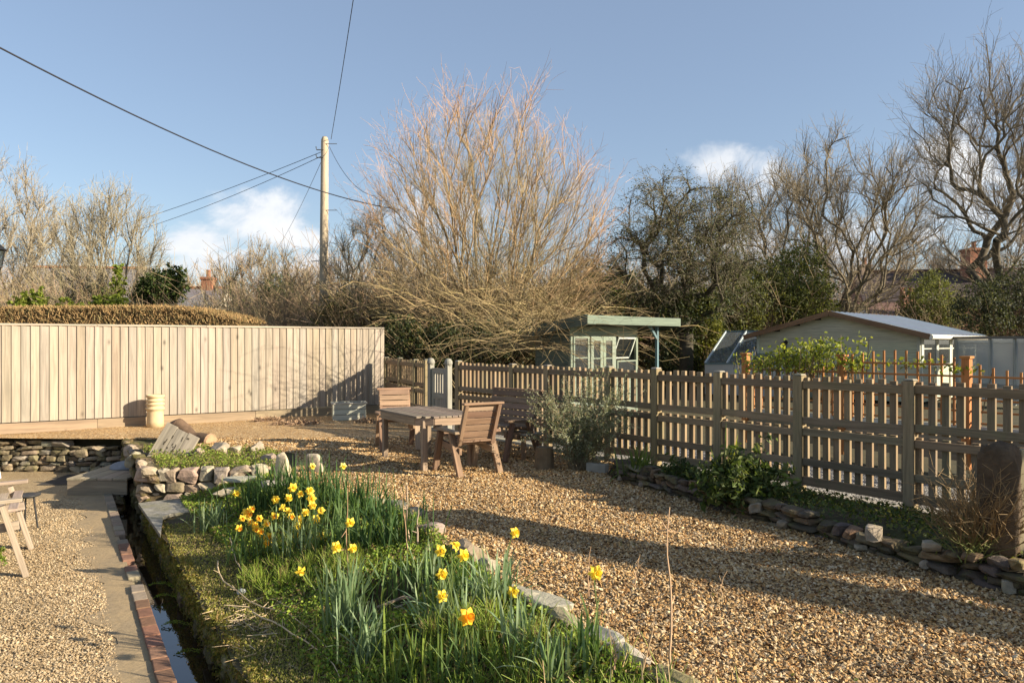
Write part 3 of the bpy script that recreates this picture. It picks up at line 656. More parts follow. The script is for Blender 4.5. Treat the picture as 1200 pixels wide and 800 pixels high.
# dead plant heaps
def deadheap(x, y, n, r, lab):
    o = hit(x, y); mb = MB(); P = o+np.clip(rng.normal(size=(n, 3)), -1.4, 1.4)*np.array((r, r*.5, .02))+(0, 0, .03); D = rng.normal(size=(n, 3))*np.array((1, .8, .45)); D /= np.linalg.norm(D, axis=1, keepdims=True)
    P[:, 2] = np.abs(P[:, 2]-o[2])*np.clip(1-np.abs(P[:, 0]-o[0])/(2*r), .2, 1)+o[2]; c = np.array([vary((.34, .22, .13), .35) for _ in range(n)])
    mb.segs(P, P+D*.12, np.full(n, .006), np.full(n, .003), c); mb.leaves(P+(0, 0, .03), .05, c*.9)
    return tag(mb.build('dead_fern_heap', M['twig']), lab, 'dead plant', 'heaps of dead fern on the gravel')
deadheap(315, 493, 120, .18, 'small heap of dead brown fern left on the gravel near the fence'); deadheap(347, 497, 260, .26, 'wide heap of dead brown fern nearer the planter trough')
deadheap(430, 495, 90, .14, 'small dark heap of dead fern between planter and chair')

# wooden step over the stream and slate basin
p0 = gz(77, 580, -.55); p1 = gz(150, 580, -.55); sp = thing('wooden_step', 'square grey wooden deck step bridging the end of the water channel', 'step', p0); T = np.array((1., 0, 0)); mb = MB()
Wd = 0.82; n_ = 4
for j in range(n_): mb.box(p0+np.array((-.0+(j+.5)*Wd/n_, .62, .21)), (Wd/n_-.008, 1.22, .03), None, vary((.36, .29, .2), .08))
mb.build('deck_boards', M['furn'], sp, bevel=.004)
mb = MB(); mb.box(p0+np.array((Wd/2, .03, .095)), (Wd-.02, .035, .19), None, (.28, .22, .15)); mb.box(p0+np.array((.02, .62, .095)), (.035, 1.14, .19), None, (.26, .2, .14)); mb.build('riser', M['furn'], sp, bevel=.004)
o = p0+np.array((.42, .80, .226)); mb = MB(); a = np.linspace(0, pi, 9)
V, F = rock_shape(3, .8, .04); V = V*np.array((.24, .17, .10)); V[:, 2] = np.maximum(V[:, 2], -.02)+.02; tag(MB().add(V+o, F, (.24, .25, .27)).build('slate_basin', M['concrete'], None, True), 'rounded blue-grey slate lump resting on the wooden step', 'basin')
mb = MB(); mb.tube([gz(143, 583, -.6)+(0, 0, .02), gz(143, 583, -.6)+(0.02, .02, .20)], .02, 10, (.7, .7, .68)); tag(mb.build('drain_pipe', M['plain']), 'short white plastic pipe standing in the channel by the step', 'pipe')
mb = MB(); mb.box(gz(58, 565, -.55)+np.array((.25, .2, .004)), (.62, .85, .02), rotz(.05), (.05, .045, .04)); tag(mb.build('drain_cover', M['concrete'], bevel=.004), 'dark flat metal cover in the patio gravel left of the step', 'drain cover')

make_chair((-4.85, 6.95, -.55), (.87, .5), .83, 'pale wooden garden seat with A-shaped legs cut off by the left edge of the photo', 'bench', 'garden_bench', pale=1.45, sc=1.35, H=.72)
# black round fire bowl on a stalk
o = gz(29, 616, -.1)*1.0; o = np.array((-4.88, 7.95, -.55)); o = np.array((-5.30, 8.4, -.55)); fb = thing('fire_bowl', 'small round black metal bowl on thin legs behind the left garden seat', 'fire bowl', o)
MB().lathe([(0, .34), (.07, .345), (.12, .36), (.13, .37), (.125, .38), (.07, .365), (0, .36)], o, 22, (.03, .03, .03)).build('bowl', M['black'], fb, True)
for a in (0.3, 2.4, 4.5): MB().tube([o+np.array((.10*cos(a), .10*sin(a), 0)), o+np.array((.06*cos(a), .06*sin(a), .35))], .01, 6, (.03, .03, .03)).build('leg', M['black'], fb)
# lamp post at the left edge
o = np.array((-7.68, 11.5, -.55)); o[0] -= .05; lp = thing('lamp_post', 'slim white post with a black lantern at the left edge of the photo', 'lamp', o)
mb = MB(); mb.tube([o, o+(0, 0, .08), o+(0, 0, .2), o+(.0, 0, 2.1), o+(-.05, 0, 3.0)], [.07, .06, .035, .033, .03], 12, (.75, .75, .73)); mb.build('column', M['plain'], lp, True)
h0 = o+np.array((.02, 0, 3.32)); mb = MB(); mb.lathe([(0, .28), (.02, .26), (.03, .2), (.12, .12), (.15, .10), (.12, .09), (.11, .09)], h0, 6, (.02, .02, .02)); mb.lathe([(0, -.22), (.05, -.2), (.06, -.17), (.08, -.16), (.08, -.14)], h0, 6, (.02, .02, .02))
for k in range(6): a = k*pi/3; mb.tube([h0+np.array((.07*cos(a), .07*sin(a), -.15)), h0+np.array((.11*cos(a), .11*sin(a), .10))], .008, 4, (.02, .02, .02))
mb.tube([h0+(-.02, 0, -.2), h0+(-.05, 0, -.36)], .02, 6, (.02, .02, .02)); mb.build('lantern', M['black'], lp)
MB().lathe([(.068, -.145), (.105, .095)], h0, 6).build('lantern_glass', M['darkglass'], lp)
# upright weathered stone at the right
o = gz(1172, 660, .1); wdt = .26; us = MB(); V, F = rock_shape(3, .30, .14, 1); V = V*np.array((wdt/2, .11, .40)); V[:, 2] += .36
us.add(V@rotz(-.5).T+o, F, (.10, .068, .04)); tag(us.build('stone_gatepost', attr_mat('rough_post', .9, 14, .5, .9, .03), None, True), 'stout rough brown stone post behind the reedy plant at the right', 'stone post')
us = MB().bar(gz(1196, 660, .1), gz(1196, 660, .1)+np.array((.02, .0, .72)), .05, .06, (.4, .33, .2)); tag(us.build('lit_post_edge', M['wood']), 'thin pale bar added for the sunlit right edge of the stout stone post', 'lit_edge')  # pale bar that paints in the sunlit right edge of the post
# low pale edging stones behind the silvery shrub
for (x, y, s, lab) in [(700, 552, (.20, .06, .055), 'long pale concrete block between shrub and low wall'), (742, 531, (.22, .06, .06), 'mossy wooden sleeper end behind the strappy plant')]:
    o = gz(x, y, 0); tag(MB().box(o+(0, 0, s[2]*.7), (s[0]*1.3, s[1]*1.5, s[2]*2), frame((-.6, .8, 0))@rotz(.25), (.33, .31, .26)).build('edging_block', M['concrete'], bevel=.01), lab, 'edging block')
# ================================================================== trees
def nz(v):
    l = sqrt(v[0]*v[0]+v[1]*v[1]+v[2]*v[2])+1e-9; return (v[0]/l, v[1]/l, v[2]/l)
G_ = rnd.gauss
def tilt(d, ang):
    while True:
        r = (G_(0, 1), G_(0, 1), G_(0, 1)); k = r[0]*d[0]+r[1]*d[1]+r[2]*d[2]; p = (r[0]-k*d[0], r[1]-k*d[1], r[2]-k*d[2])
        if abs(p[0])+abs(p[1])+abs(p[2]) > .1: break
    p = nz(p); c, s = cos(ang), sin(ang); return (d[0]*c+p[0]*s, d[1]*c+p[1]*s, d[2]*c+p[2]*s)
def grow(out, p, d, L, r, lev, S):
    n = S['seg'][lev]; st = L/n; wg = S['wig'][lev]; tr = S['trop'][lev]; mx = len(S['seg'])-1
    ch = S['ch'][lev] if lev < mx else 0; f0 = S['from'][lev] if lev < mx else 0; rr = r
    for i in range(n):
        d = nz((d[0]+G_(0, wg), d[1]+G_(0, wg), d[2]+G_(0, wg)+tr)); q = (p[0]+d[0]*st, p[1]+d[1]*st, p[2]+d[2]*st)
        r2 = r*(1-(i+1)/n*(S.get('taper0', .75) if lev == 0 else S.get('taper', .8))); out.append((p, q, rr, r2, lev)); p = q; rr = r2
        if lev < mx and (i+1)/n >= f0:
            k = ch/(n*(1-f0)+1e-6); k = int(k)+(rnd.random() < k-int(k))
            for _ in range(k):
                a = rnd.uniform(*S['ang'][lev]); l2 = L*S['ratio'][lev]*rnd.uniform(.55, 1.15)*(1-.45*i/n)
                grow(out, q, tilt(d, a), l2, max(rr*S['rr'], S['rmin']), lev+1, S)
def tree(name, label, base, top, xr, S, bark, tip, group=None, depth=None, cat='tree', stems=1, splay=(0, .1), tl=2, ivy=None, stemL=1.0, rtrunk=.15, seed=None, droop=0, minr=1, lf=.9):
    """grow a bare tree, then scale it to the height and half widths measured in the photo"""
    if seed is not None: rnd.seed(seed)
    out = []
    for k in range(stems):
        a = rnd.uniform(0, 2*pi) if stems > 2 else rnd.uniform(-.3, .3)+k*pi; th = splay[0]+(splay[1]-splay[0])*sqrt(rnd.random()) if stems > 1 else splay[1]*rnd.random()
        d = (sin(th)*cos(a), sin(th)*sin(a), cos(th)); grow(out, (0, 0, 0), d, stemL/(1+lf*th**1.5)*rnd.uniform(.8, 1.08), rtrunk*(1 if stems == 1 else rnd.uniform(.6, 1)), 0, S)
    P = np.array([o[0] for o in out]); Q = np.array([o[1] for o in out]); r0 = np.array([o[2] for o in out]); r1 = np.array([o[3] for o in out]); lv = np.array([o[4] for o in out])
    hi = np.percentile(Q[:, 2], 99.93); lo_, hix = np.percentile(Q[:, 0], 1.5), np.percentile(Q[:, 0], 98.5)
    sz = (top-base[2])/hi; lim = lambda v: min(max(v, .72*sz), 1.5*sz); sxp = lim(xr[1]/max(hix, .01)); sxn = lim(xr[0]/min(lo_, -.01)); dp = lim((depth or (xr[1]-xr[0])/2)/np.percentile(np.abs(Q[:, 1]), 98))
    for A in (P, Q):
        A[:, 2] *= sz; A[:, 0] = np.where(A[:, 0] > 0, A[:, 0]*sxp, A[:, 0]*sxn); A[:, 1] *= dp; A += np.asarray(base)
    root = thing(name, label, cat, base, group)
    cf = np.clip((lv+np.clip(1-r1/.03, 0, 1))/len(S['seg']), 0, 1)[:, None]; hf = np.clip((Q[:, 2]-base[2])/(top-base[2]), 0, 1)[:, None]
    C = np.array(bark)*(1-cf)+np.array(tip)*cf; C = C*rng.uniform(.75, 1.2, (len(C), 1)); r0 = np.maximum(r0, .0045); r1 = np.maximum(r1, .003)
    m = lv < tl; mb = MB(); mb.segs(P[m], Q[m]+(Q[m]-P[m])*.04, r0[m], r1[m], C[m], 6); mb.build('trunk', M['bark'], root, True)
    m = ~m; mb = MB(); mb.segs(P[m], Q[m], r0[m], r1[m], C[m], 3); mb.build('crown', M['twig'], root)
    if ivy:
        n_, col, h_ = ivy; m = (lv <= 1) & (Q[:, 2] < base[2]+h_); idx = rng.choice(np.where(m)[0], n_); tt = rng.random((n_, 1))
        X = P[idx]*(1-tt)+Q[idx]*tt+rng.normal(size=(n_, 3))*(.10+r0[idx][:, None]*1.2); leafmass_(root, X, col, .10, 'ivy')
    return root
def leafcols(n, cols, v=.3):
    c = np.array(cols)[rng.integers(len(cols), size=n)]; return c*rng.uniform(1-v, 1+v, (n, 1))
def leafmass_(root, X, cols, size, name='foliage', asp=.65, updir=.2):
    n = len(X); mb = MB(); mb.leaves(X, size*rng.uniform(.6, 1.3, n), leafcols(n, cols), asp, updir=updir); return mb.build(name, M['leaf'], root)
def blob_pts(blobs, n, shell=.5, clump=.0):
    """points in a union of ellipsoids, crowded toward uneven surfaces and gathered in tufts"""
    vol = np.array([b[1][0]*b[1][1]*b[1][2] for b in blobs])**.7; cnt = (n*vol/vol.sum()).astype(int)+1; out = []
    for (c, r), k in zip(blobs, cnt):
        m = max(k//14, 1); d = rng.normal(size=(m, 3)); d /= np.linalg.norm(d, axis=1, keepdims=True); rad = (1-shell*rng.random((m, 1))**1.6)*(1+.13*rng.normal(size=(m, 1)))
        cc = np.asarray(c)+d*rad*np.asarray(r); pts = cc[rng.integers(m, size=k)]+rng.normal(size=(k, 3))*np.array(r).mean()*.085; out.append(pts)
    return np.concatenate(out)
def bush(name, label, blobs, n, cols, size, cat='bush', group=None, base=None, twigs=0, twc=(.2, .14, .08), asp=.65, shell=.55, leafname='foliage', updir=.2, twl=.5):
    c0 = np.mean([b[0] for b in blobs], 0); base = base if base is not None else np.array((c0[0], c0[1], 0)); root = thing(name, label, cat, base, group)
    X = blob_pts(blobs, n, shell); X = X[X[:, 2] > -.05]; leafmass_(root, X, cols, size, leafname, asp, updir)
    mb = MB(); k = max(twigs, 14); j = rng.integers(len(X), size=k); Q = X[j]; P = np.asarray(base)+(Q-np.asarray(base))*rng.uniform(0, .5, (k, 1))*np.array((1, 1, .6))
    mb.segs(P, Q, np.full(k, .012), np.full(k, .004), np.array([vary(twc, .2) for _ in range(k)])); mb.build('branches', M['twig'], root)
    return root
def dome(name, label, base, cz, rad, nt, bark, tip, bf=.35, trunk=.12, tw=3, tl=.7, sub=4, r0=.011, cat='tree', group=None, wig=.10, ivy=None, seed=1, shell=.55, zlow=.12, up=.35, maxr=.3, sag=0, tr=.007, lean=0, tlev=5, tipr=False):
    """a bare tree grown toward points that fill a rounded crown; every limb takes the thickness its twigs need"""
    g = np.random.default_rng(seed); base = np.asarray(base, float); rad = np.asarray(rad, float); C0 = np.array((lean, 0, cz))
    T = g.normal(size=(nt*3, 3)); T /= np.linalg.norm(T, axis=1, keepdims=True); T = T*(1-shell*g.random((nt*3, 1))**1.4)*(1+.05*g.normal(size=(nt*3, 1)))*rad+C0; T = T[T[:, 2] > zlow*(cz+rad[2])][:nt]
    T = T[np.argsort(np.linalg.norm(T, axis=1))]; H = cz+rad[2]; th = trunk*H; k = 5
    N = [np.array((lean*.1*i/k, 0, th*i/k)) for i in range(k+1)]; PA = [-1]+list(range(k)); PL = [th*i/k for i in range(k+1)]; D = [np.array((0, 0, 1.))]*(k+1)
    for t_ in T:
        A = np.array(N); v = t_-A; d = np.linalg.norm(v, axis=1)+1e-6; al = np.einsum('ij,ij->i', v/d[:, None], np.array(D)); cost = d*(1.25-.45*al)+bf*np.array(PL)+np.where(np.arange(len(A)) < k-1, 9, 0)
        i = int(np.argmin(cost)); p = N[i]; L = d[i]; m = max(2, int(L/(.07*H))+1); d0 = nrm(D[i]*.8+nrm(v[i])*.6+np.array((0, 0, up*.4))); c1 = p+d0*L*.4; prev = i; q0 = p
        for j in range(1, m+1):
            f = j/m; q = p*(1-f)**2+2*c1*f*(1-f)+t_*f*f
            if j < m: q = q+g.normal(size=3)*wig*L/m
            N.append(q); PA.append(prev); PL.append(PL[prev]+np.linalg.norm(q-q0)); D.append(nrm(q-q0)); prev = len(N)-1; q0 = q
    N = np.array(N); PA = np.array(PA); D = np.array(D); cnt = np.zeros(len(N)); has = np.zeros(len(N), bool); has[PA[1:]] = True; cnt[~has] = 1
    for i in range(len(N)-1, 0, -1): cnt[PA[i]] += cnt[i]
    R = np.minimum(r0*cnt**.5, maxr); idx = np.arange(1, len(N)); P = N[PA[idx]]; Q = N[idx]; ra = np.minimum(R[PA[idx]], R[idx]*1.5); rb = R[idx]
    root = thing(name, label, cat, base, group); tip = np.array(tip); bark = np.array(bark)
    def cl(r): f = np.clip(1-(r-.006)/.06, 0, 1)[:, None]; return (bark*(1-f)+(bark*.45+tip*.55)*f)*rng.uniform(.82, 1.15, (len(r), 1))
    big = rb > .022 if (rb > .022).any() else rb >= rb.max()*.5; C = cl(rb)
    MB().segs(P[big]+base, Q[big]+(Q[big]-P[big])*.05+base, ra[big], rb[big], C[big], 7).build('trunk', M['bark'], root, True)
    mb = MB(); mb.segs(P[~big]+base, Q[~big]+base, ra[~big], rb[~big], C[~big], 4)
    src = idx[rb < r0*2.6]; src = np.repeat(src, tw); n_ = len(src); f = g.random((n_, 1)); p = N[src]*f+N[PA[src]]*(1-f); out = p-(C0-np.array((0, 0, cz*.7))); out /= np.linalg.norm(out, axis=1, keepdims=True)
    d = D[src]*.7+out*.55+g.normal(size=(n_, 3))*.42+np.array((0, 0, up*.5)); d /= np.linalg.norm(d, axis=1, keepdims=True); L = tl*g.uniform(.45, 1.15, (n_, 1)); r = np.full(n_, tr)
    for j in range(tlev):
        d = d+g.normal(size=d.shape)*wig*1.1+np.array((0, 0, up*.10-sag*.22)); d /= np.linalg.norm(d, axis=1, keepdims=True); q = p+d*L/tlev; f0 = j/tlev; ct = bark*(1-f0)*.4+tip*(.6+.4*f0)
        if tipr: rf = np.clip(np.linalg.norm((q-C0)/rad, axis=1, keepdims=True), 0, 1)**5*np.clip(q[:, 2:]/cz, 0, 1); ct = bark*(1-rf)+tip*rf
        mb.segs(p+base, q+base, r*(1-.6*f0), r*(1-.6*(f0+1/tlev)), ct*g.uniform(.8, 1.2, (n_, 1)), 3)
        if j >= 0:
            pick = np.repeat(np.where(g.random(n_) < sub/tlev)[0], 1+(sub > tlev)); d2 = d[pick]+g.normal(size=(len(pick), 3))*.5+np.array((0, 0, -sag*.3)); d2 /= np.linalg.norm(d2, axis=1, keepdims=True); e = q[pick]+d2*L[pick]*.38; md = (q[pick]+e)/2+g.normal(size=e.shape)*.02
            mb.segs(q[pick]+base, md+base, r[pick]*.6, r[pick]*.5, (ct[pick] if tipr else tip)*g.uniform(.8, 1.2, (len(pick), 1)), 3); mb.segs(md+base, e+base, r[pick]*.5, r[pick]*.35, (ct[pick] if tipr else tip)*g.uniform(.8, 1.2, (len(pick), 1)), 3)
        p = q
    mb.build('crown', M['twig'], root)
    if ivy:
        n2, col, h_ = ivy; w_ = (rb > .02)&(Q[:, 2] < h_); w_ = w_ if w_.any() else np.ones(len(Q), bool); ii = g.choice(np.where(w_)[0], n2); tt = g.random((n2, 1)); leafmass_(root, P[ii]*tt+Q[ii]*(1-tt)+g.normal(size=(n2, 3))*(.12+ra[ii][:, None])+base, col, .10, 'ivy')
    return root
OPEN = dict(seg=[7, 6, 5, 4, 3], wig=[.07, .12, .14, .15, .15], trop=[.02, .025, .015, .01, .01], ch=[12, 9, 7, 5], **{'from': [.25, .15, .15, .1]}, ang=[(.5, 1.1), (.4, .95), (.4, .95), (.35, .9)], ratio=[.62, .58, .55, .55], rr=.55, rmin=.006)
TWIG = dict(OPEN, seg=[7, 6, 5, 4], wig=[.07, .10, .12, .13], ch=[13, 10, 8], trop=[.015, .02, .01, .01], rmin=.008, ang=[(.45, 1.1), (.45, 1.1), (.45, 1.1)], ratio=[.52, .5, .48])
WILL = dict(seg=[9, 7, 5, 3], wig=[.035, .05, .06, .07], trop=[.004, .03, .03, .02], ch=[13, 9, 6], **{'from': [.2, .12, .1, 0]}, ang=[(.25, .75), (.25, .7), (.25, .65)], ratio=[.40, .5, .5], rr=.5, rmin=.006, taper=.85, taper0=.85)
GREYB, GREYT = (.15, .12, .08), (.30, .23, .15)
# willow, the main tree
b = at(572, 432, 21.5); b[2] = .0
dome('willow_tree', 'huge multi-stemmed bare willow with orange-tipped twigs rising behind the picket fence', b, 4.55, (3.45, 3.1, 3.75), 430, (.29, .245, .14), (.52, .305, .15), bf=.66, trunk=.04, tw=3, tl=1.15, sub=4, r0=.010, wig=.075, seed=5, shell=.62, zlow=.12, up=.42, maxr=.16, tr=.0062, tlev=5, tipr=True)
# spilling lower twigs of the willow, a brush pile of their own
def brush(name, label, base, n, L, spread, cols, r=.009, cat='brushwood', droop=.25, group=None, up=(.15, .9), kind=None):
    rs, re, Cs, Ps, Qs = [], [], [], [], []
    for _ in range(n):
        a = rnd.uniform(0, 2*pi); p = np.array(base)+np.array((G_(0, spread[0]), G_(0, spread[1]), abs(G_(0, spread[2])))); e = rnd.uniform(*up); d = np.array((cos(a)*cos(e), sin(a)*cos(e), sin(e))); l = L*rnd.uniform(.5, 1.2)/6; c = vary(cols[rnd.randrange(len(cols))], .2)
        for i in range(6):
            d = nrm(d+(G_(0, .12), G_(0, .12), G_(0, .08)-droop*.35)); q = p+d*l; Ps.append(p); Qs.append(q); rs.append(r*(1-i/7)); re.append(r*(1-(i+1)/7)); Cs.append(c)
            if i > 1 and rnd.random() < .7:
                d2 = nrm(d+rng.normal(size=3)*.5); Ps.append(q); Qs.append(q+d2*l*1.6); rs.append(r*.5); re.append(r*.3); Cs.append(c)
            p = q
    ob = MB().segs(Ps, Qs, rs, re, Cs).build(name, M['twig']); tag(ob, label, cat, group)
    if kind: ob['kind'] = kind
    return ob
BRN = [(.30, .22, .10), (.24, .17, .09), (.34, .26, .12), (.20, .15, .07)]
brush('willow_brushwood', 'tangled arching golden shoots spilling from the foot of the willow beside the summerhouse', at(612, 395, 20.5), 300, 2.6, (1.3, .7, .5), BRN, .012, up=(-.1, 1.0))
brush('willow_brushwood', 'drooping brown shoots of the willow hanging left above the garden gate', at(530, 395, 20.8), 240, 2.2, (1.2, .6, .6), BRN, .011, up=(-.1, 1.0))
brush('arching_shoots', 'arching straw-brown shoots overhanging the left end of the summerhouse roof', at(622, 412, 14.9), 260, 1.75, (.45, .3, .35), BRN, .007, up=(-.05, 1.0))
# left trees
BT = lambda x, d: np.array((at(x, 400, d)[0], d, 0.))
def W_(px, d): return px/900*d
def dtree(lab, x, d, top, hw, nt, tip, seed, bf=.4, trunk=.1, low=.25, name='bare_tree', **kw):
    R_ = W_(hw, d); rz = (top-top*low)/2; kw.setdefault('tl', top*.11); kw.setdefault('group', 'bare trees beyond the fences')
    return dome(name, lab, BT(x, d), top-rz-kw['tl']*.3, (R_*.9, R_*.8, rz), nt, kw.pop('bark', GREYB), tip, bf=bf, trunk=trunk, seed=seed, zlow=low*.8, **kw)
dtree('bushy bare tree with pale curling twigs behind the brown hedge at the left', 128, 28, 7.4, 78, 260, (.30, .25, .155), 8, bf=.7, trunk=.05, low=.15, tw=3, sub=4, tr=.009, wig=.12, ivy=(7000, [(.16, .19, .03), (.09, .12, .025)], 3.6))
dtree('tall thin bare tree cut by the left edge of the photo', 8, 36, 10.2, 66, 200, (.32, .26, .17), 9, bf=.5, low=.15, tr=.012, tw=3)
dtree('slender bare tree between the left edge and the bushy tree', 62, 38, 8.6, 52, 170, (.31, .25, .16), 10, bf=.5, low=.15, tr=.012, tw=3)
dtree('rounded bare tree partly clothed in ivy left of the utility pole', 300, 34, 6.4, 72, 230, (.28, .215, .13), 12, bf=.55, trunk=.06, low=.12, tr=.011, ivy=(6000, [(.06, .085, .018), (.09, .11, .025)], 4.4))
dtree('small crooked bare tree with grey lichened boughs right of the utility pole', 432, 24, 5.8, 52, 130, (.30, .25, .16), 14, bf=.4, low=.2, tr=.008, bark=(.27, .24, .17), wig=.16)
# right trees
APP = dict(OPEN, taper0=.3, seg=[4, 6, 5, 4, 3], wig=[.08, .2, .24, .26, .3], trop=[.02, .03, -.03, -.09, -.12], ch=[12, 10, 8, 7], **{'from': [.65, .25, .2, .15]}, ratio=[1.25, .55, .5, .5], ang=[(.5, 1.25), (.4, 1), (.4, 1), (.4, 1)])
dtree('dense dark old tree with a thick ivied trunk behind the summerhouse roof', 804, 24, 6.9, 98, 290, (.145, .12, .075), 21, bf=.15, trunk=.26, low=.30, name='apple_tree', group=None, bark=(.07, .06, .04), r0=.019, maxr=.27, tw=3, tl=.8, sub=5, sag=.9, up=.1, tr=.0085, wig=.2, shell=.75, ivy=(3000, [(.045, .06, .02), (.07, .08, .03)], 3.0))
def fleck(root, n, cols, size):
    cr_ = [q for q in ALLCH(root) if q.name.startswith('crown')][0]; me = cr_.data; k = len(me.vertices); co = np.zeros(k*3, np.float32); me.vertices.foreach_get('co', co); co = co.reshape(-1, 3)+np.array(root.location)
    X = co[rng.integers(k, size=n)]+rng.normal(size=(n, 3))*.06; leafmass_(root, X, cols, size, 'lichen')
ap = [q for q in COL.objects if q.name == 'apple_tree'][0]; fleck(ap, 20000, [(.11, .115, .05), (.07, .08, .03), (.16, .155, .08), (.045, .055, .02)], .055)
dtree('spreading bare tree with several stout boughs directly behind the shed', 996, 34, 10.9, 112, 330, (.26, .205, .125), 23, bf=.3, trunk=.12, low=.28, bark=(.16, .13, .085), r0=.017, tr=.0105, tw=3, wig=.08, shell=.6)
dtree('bare tree rising against the white cloud between the dark tree and the shed tree', 925, 40, 11.6, 72, 220, (.26, .21, .135), 24, bf=.35, low=.3, bark=(.16, .13, .085), r0=.016, tr=.012)
dtree('thin pale bare tree standing behind the dark tree crown', 845, 42, 11.3, 44, 110, (.32, .26, .17), 25, bf=.5, low=.3, tr=.011)
dtree('very tall dark-limbed bare tree at the right edge with ivy at its base', 1160, 28, 12.6, 92, 330, (.26, .205, .13), 31, bf=.22, trunk=.24, low=.30, bark=(.11, .09, .06), r0=.018, maxr=.3, tr=.0085, tw=3, wig=.09, shell=.6, ivy=(3500, [(.03, .045, .015), (.05, .06, .02)], 3.4))
for i, (x, d, h, w_, lab) in enumerate([(1075, 50, 8.5, 60, 'distant bare tree above the dark house roof'), (1228, 46, 11, 70, 'distant bare tree behind the chimney at the right edge'), (700, 44, 7.2, 60, 'low bare tree between the willow and the dark tree'), (480, 46, 8.4, 60, 'faint bare tree seen through the left of the willow'),
                                     (245, 50, 6.5, 55, 'distant bare tree behind the cottage chimney'), (370, 48, 6.6, 55, 'reddish bare tree just left of the utility pole foot'), (1135, 60, 9, 60, 'far bare tree seen through the tall dark-limbed tree')]):
    dtree(lab, x, d, h, w_, 150, (.31, .235, .15), 40+i, bf=.45, low=.18, tr=.016, tw=3)
# far woodland and tangled scrub that nobody could count
def scrub(name, label, x0, x1, d0, d1, n, h, cols, r=.014):
    Ps, Qs, ra, rb, Cs = [], [], [], [], []
    for _ in range(n):
        d = rnd.uniform(d0, d1); x = rnd.uniform(x0, x1); p = BT(x, d); hh = h(x)*rnd.uniform(.45, 1.05); k = 5; dd = nrm((G_(0, .4), G_(0, .3), 1)); c = vary(cols[rnd.randrange(len(cols))], .25)
        for i in range(k):
            dd = nrm(dd+np.array((G_(0, .2), G_(0, .2), G_(0, .1)))); q = p+dd*hh/k; Ps.append(p); Qs.append(q); ra.append(r*(1-i/6)); rb.append(r*(1-(i+1)/6)); Cs.append(c)
            for _ in range(2):
                d2 = nrm(dd+rng.normal(size=3)*.6); Ps.append(q); Qs.append(q+d2*hh/k*1.1); ra.append(r*.5); rb.append(r*.35); Cs.append(c)
            p = q
    return tag(MB().segs(Ps, Qs, ra, rb, Cs).build(name, M['twig']), label, cat='scrub', kind='stuff')
SC_ = [(.26, .19, .10), (.32, .24, .13), (.22, .15, .09), (.30, .20, .13), (.24, .20, .10)]
scrub('scrub', 'tangled leafless brown scrub beyond the board fence', -40, 300, 25.5, 27, 1500, lambda x: 3.6 if x < 120 else 2.7, SC_)
scrub('scrub', 'tangled leafless brown scrub between the utility pole and the willow', 290, 640, 23, 30, 2300, lambda x: 4.0+.5*sin(x*.05), SC_)
scrub('scrub', 'tangled brown and green scrub behind the summerhouse and shed', 620, 1130, 29, 33, 1500, lambda x: 4.2 if x < 960 else 3.2, SC_, .016)
scrub('scrub', 'hazy leafless woodland along the skyline', -80, 1320, 55, 85, 6500, lambda x: 9.0-2.0*(abs(x-200) < 150), [(.30, .23, .17), (.34, .27, .20), (.28, .2, .15)], .03)
# evergreen masses
DG = [(.030, .042, .014), (.045, .058, .018), (.065, .075, .022), (.024, .032, .012)]; MG = [(.10, .12, .025), (.13, .15, .03), (.07, .09, .02), (.16, .17, .045)]; OL = [(.13, .13, .045), (.10, .105, .035), (.17, .16, .06)]
def bl(x, y, d, rx, ry, rd=None):     # ellipsoid centred on a photo direction, radii in photo pixels
    return (at(x, y, d), (rx/900*d, (rd or rx/900*d*.8), ry/900*d))
bush('evergreen_hedge', 'dark shaggy evergreen hedge behind the garden gate under the willow', [bl(x, 408+4*sin(x), 18.6, 34, 32, .7) for x in range(465, 650, 26)], 22000, DG+[(.09, .08, .025)], .075, 'hedge', twigs=1500, twc=(.22, .16, .08))
bush('evergreen_hedge', 'dark hedge between the board fence end and the utility pole', [bl(x, 378+6*sin(x), 23, 34, 30, .9) for x in (395, 425, 455, 490)], 8500, [(.07, .08, .025), (.13, .10, .04), (.10, .09, .03)], .07, 'hedge', twigs=1500, twc=(.26, .18, .10))
bush('ivy_bank', 'tall bank of dark ivy and bramble behind the summerhouse', [bl(x, y, 29.5, 40, 44, 1.2) for x, y in ((655, 372), (700, 350), (745, 365), (790, 385), (735, 400))], 17000, DG+MG[:1]+[(.14, .11, .04)], .12, 'hedge', twigs=500)
bush('evergreen_shrub', 'bright olive-green upright shrub right of the thick dark trunk', [bl(826, 380, 25, 17, 46), bl(834, 400, 25, 16, 40)], 5500, [(.20, .20, .035), (.15, .16, .03), (.11, .12, .03)], .085, 'shrub', twigs=60)
bush('evergreen_shrub', 'broad dark green shrub behind the greenhouse', [bl(868, 360, 28, 34, 46), bl(900, 350, 29, 34, 44), bl(870, 330, 29, 30, 28)], 16000, [(.07, .08, .025), (.11, .12, .03), (.16, .16, .05), (.045, .055, .02)], .095, 'shrub', twigs=400)
bush('evergreen_shrub', 'rounded green conifer-like shrub rising left of the shed roof ridge', [bl(937, 330, 30, 33, 46), bl(950, 358, 29, 34, 32), bl(925, 360, 29, 28, 28)], 15000, [(.12, .13, .03), (.16, .17, .04), (.08, .095, .02), (.06, .07, .02)], .095, 'shrub', twigs=300)
bush('evergreen_shrub', 'round grey-green shrub in front of the chimneyed house', [bl(1088, 352, 31, 31, 32), bl(1092, 372, 31, 34, 26)], 10000, [(.14, .155, .05), (.10, .115, .035), (.18, .19, .07)], .09, 'shrub', twigs=60)
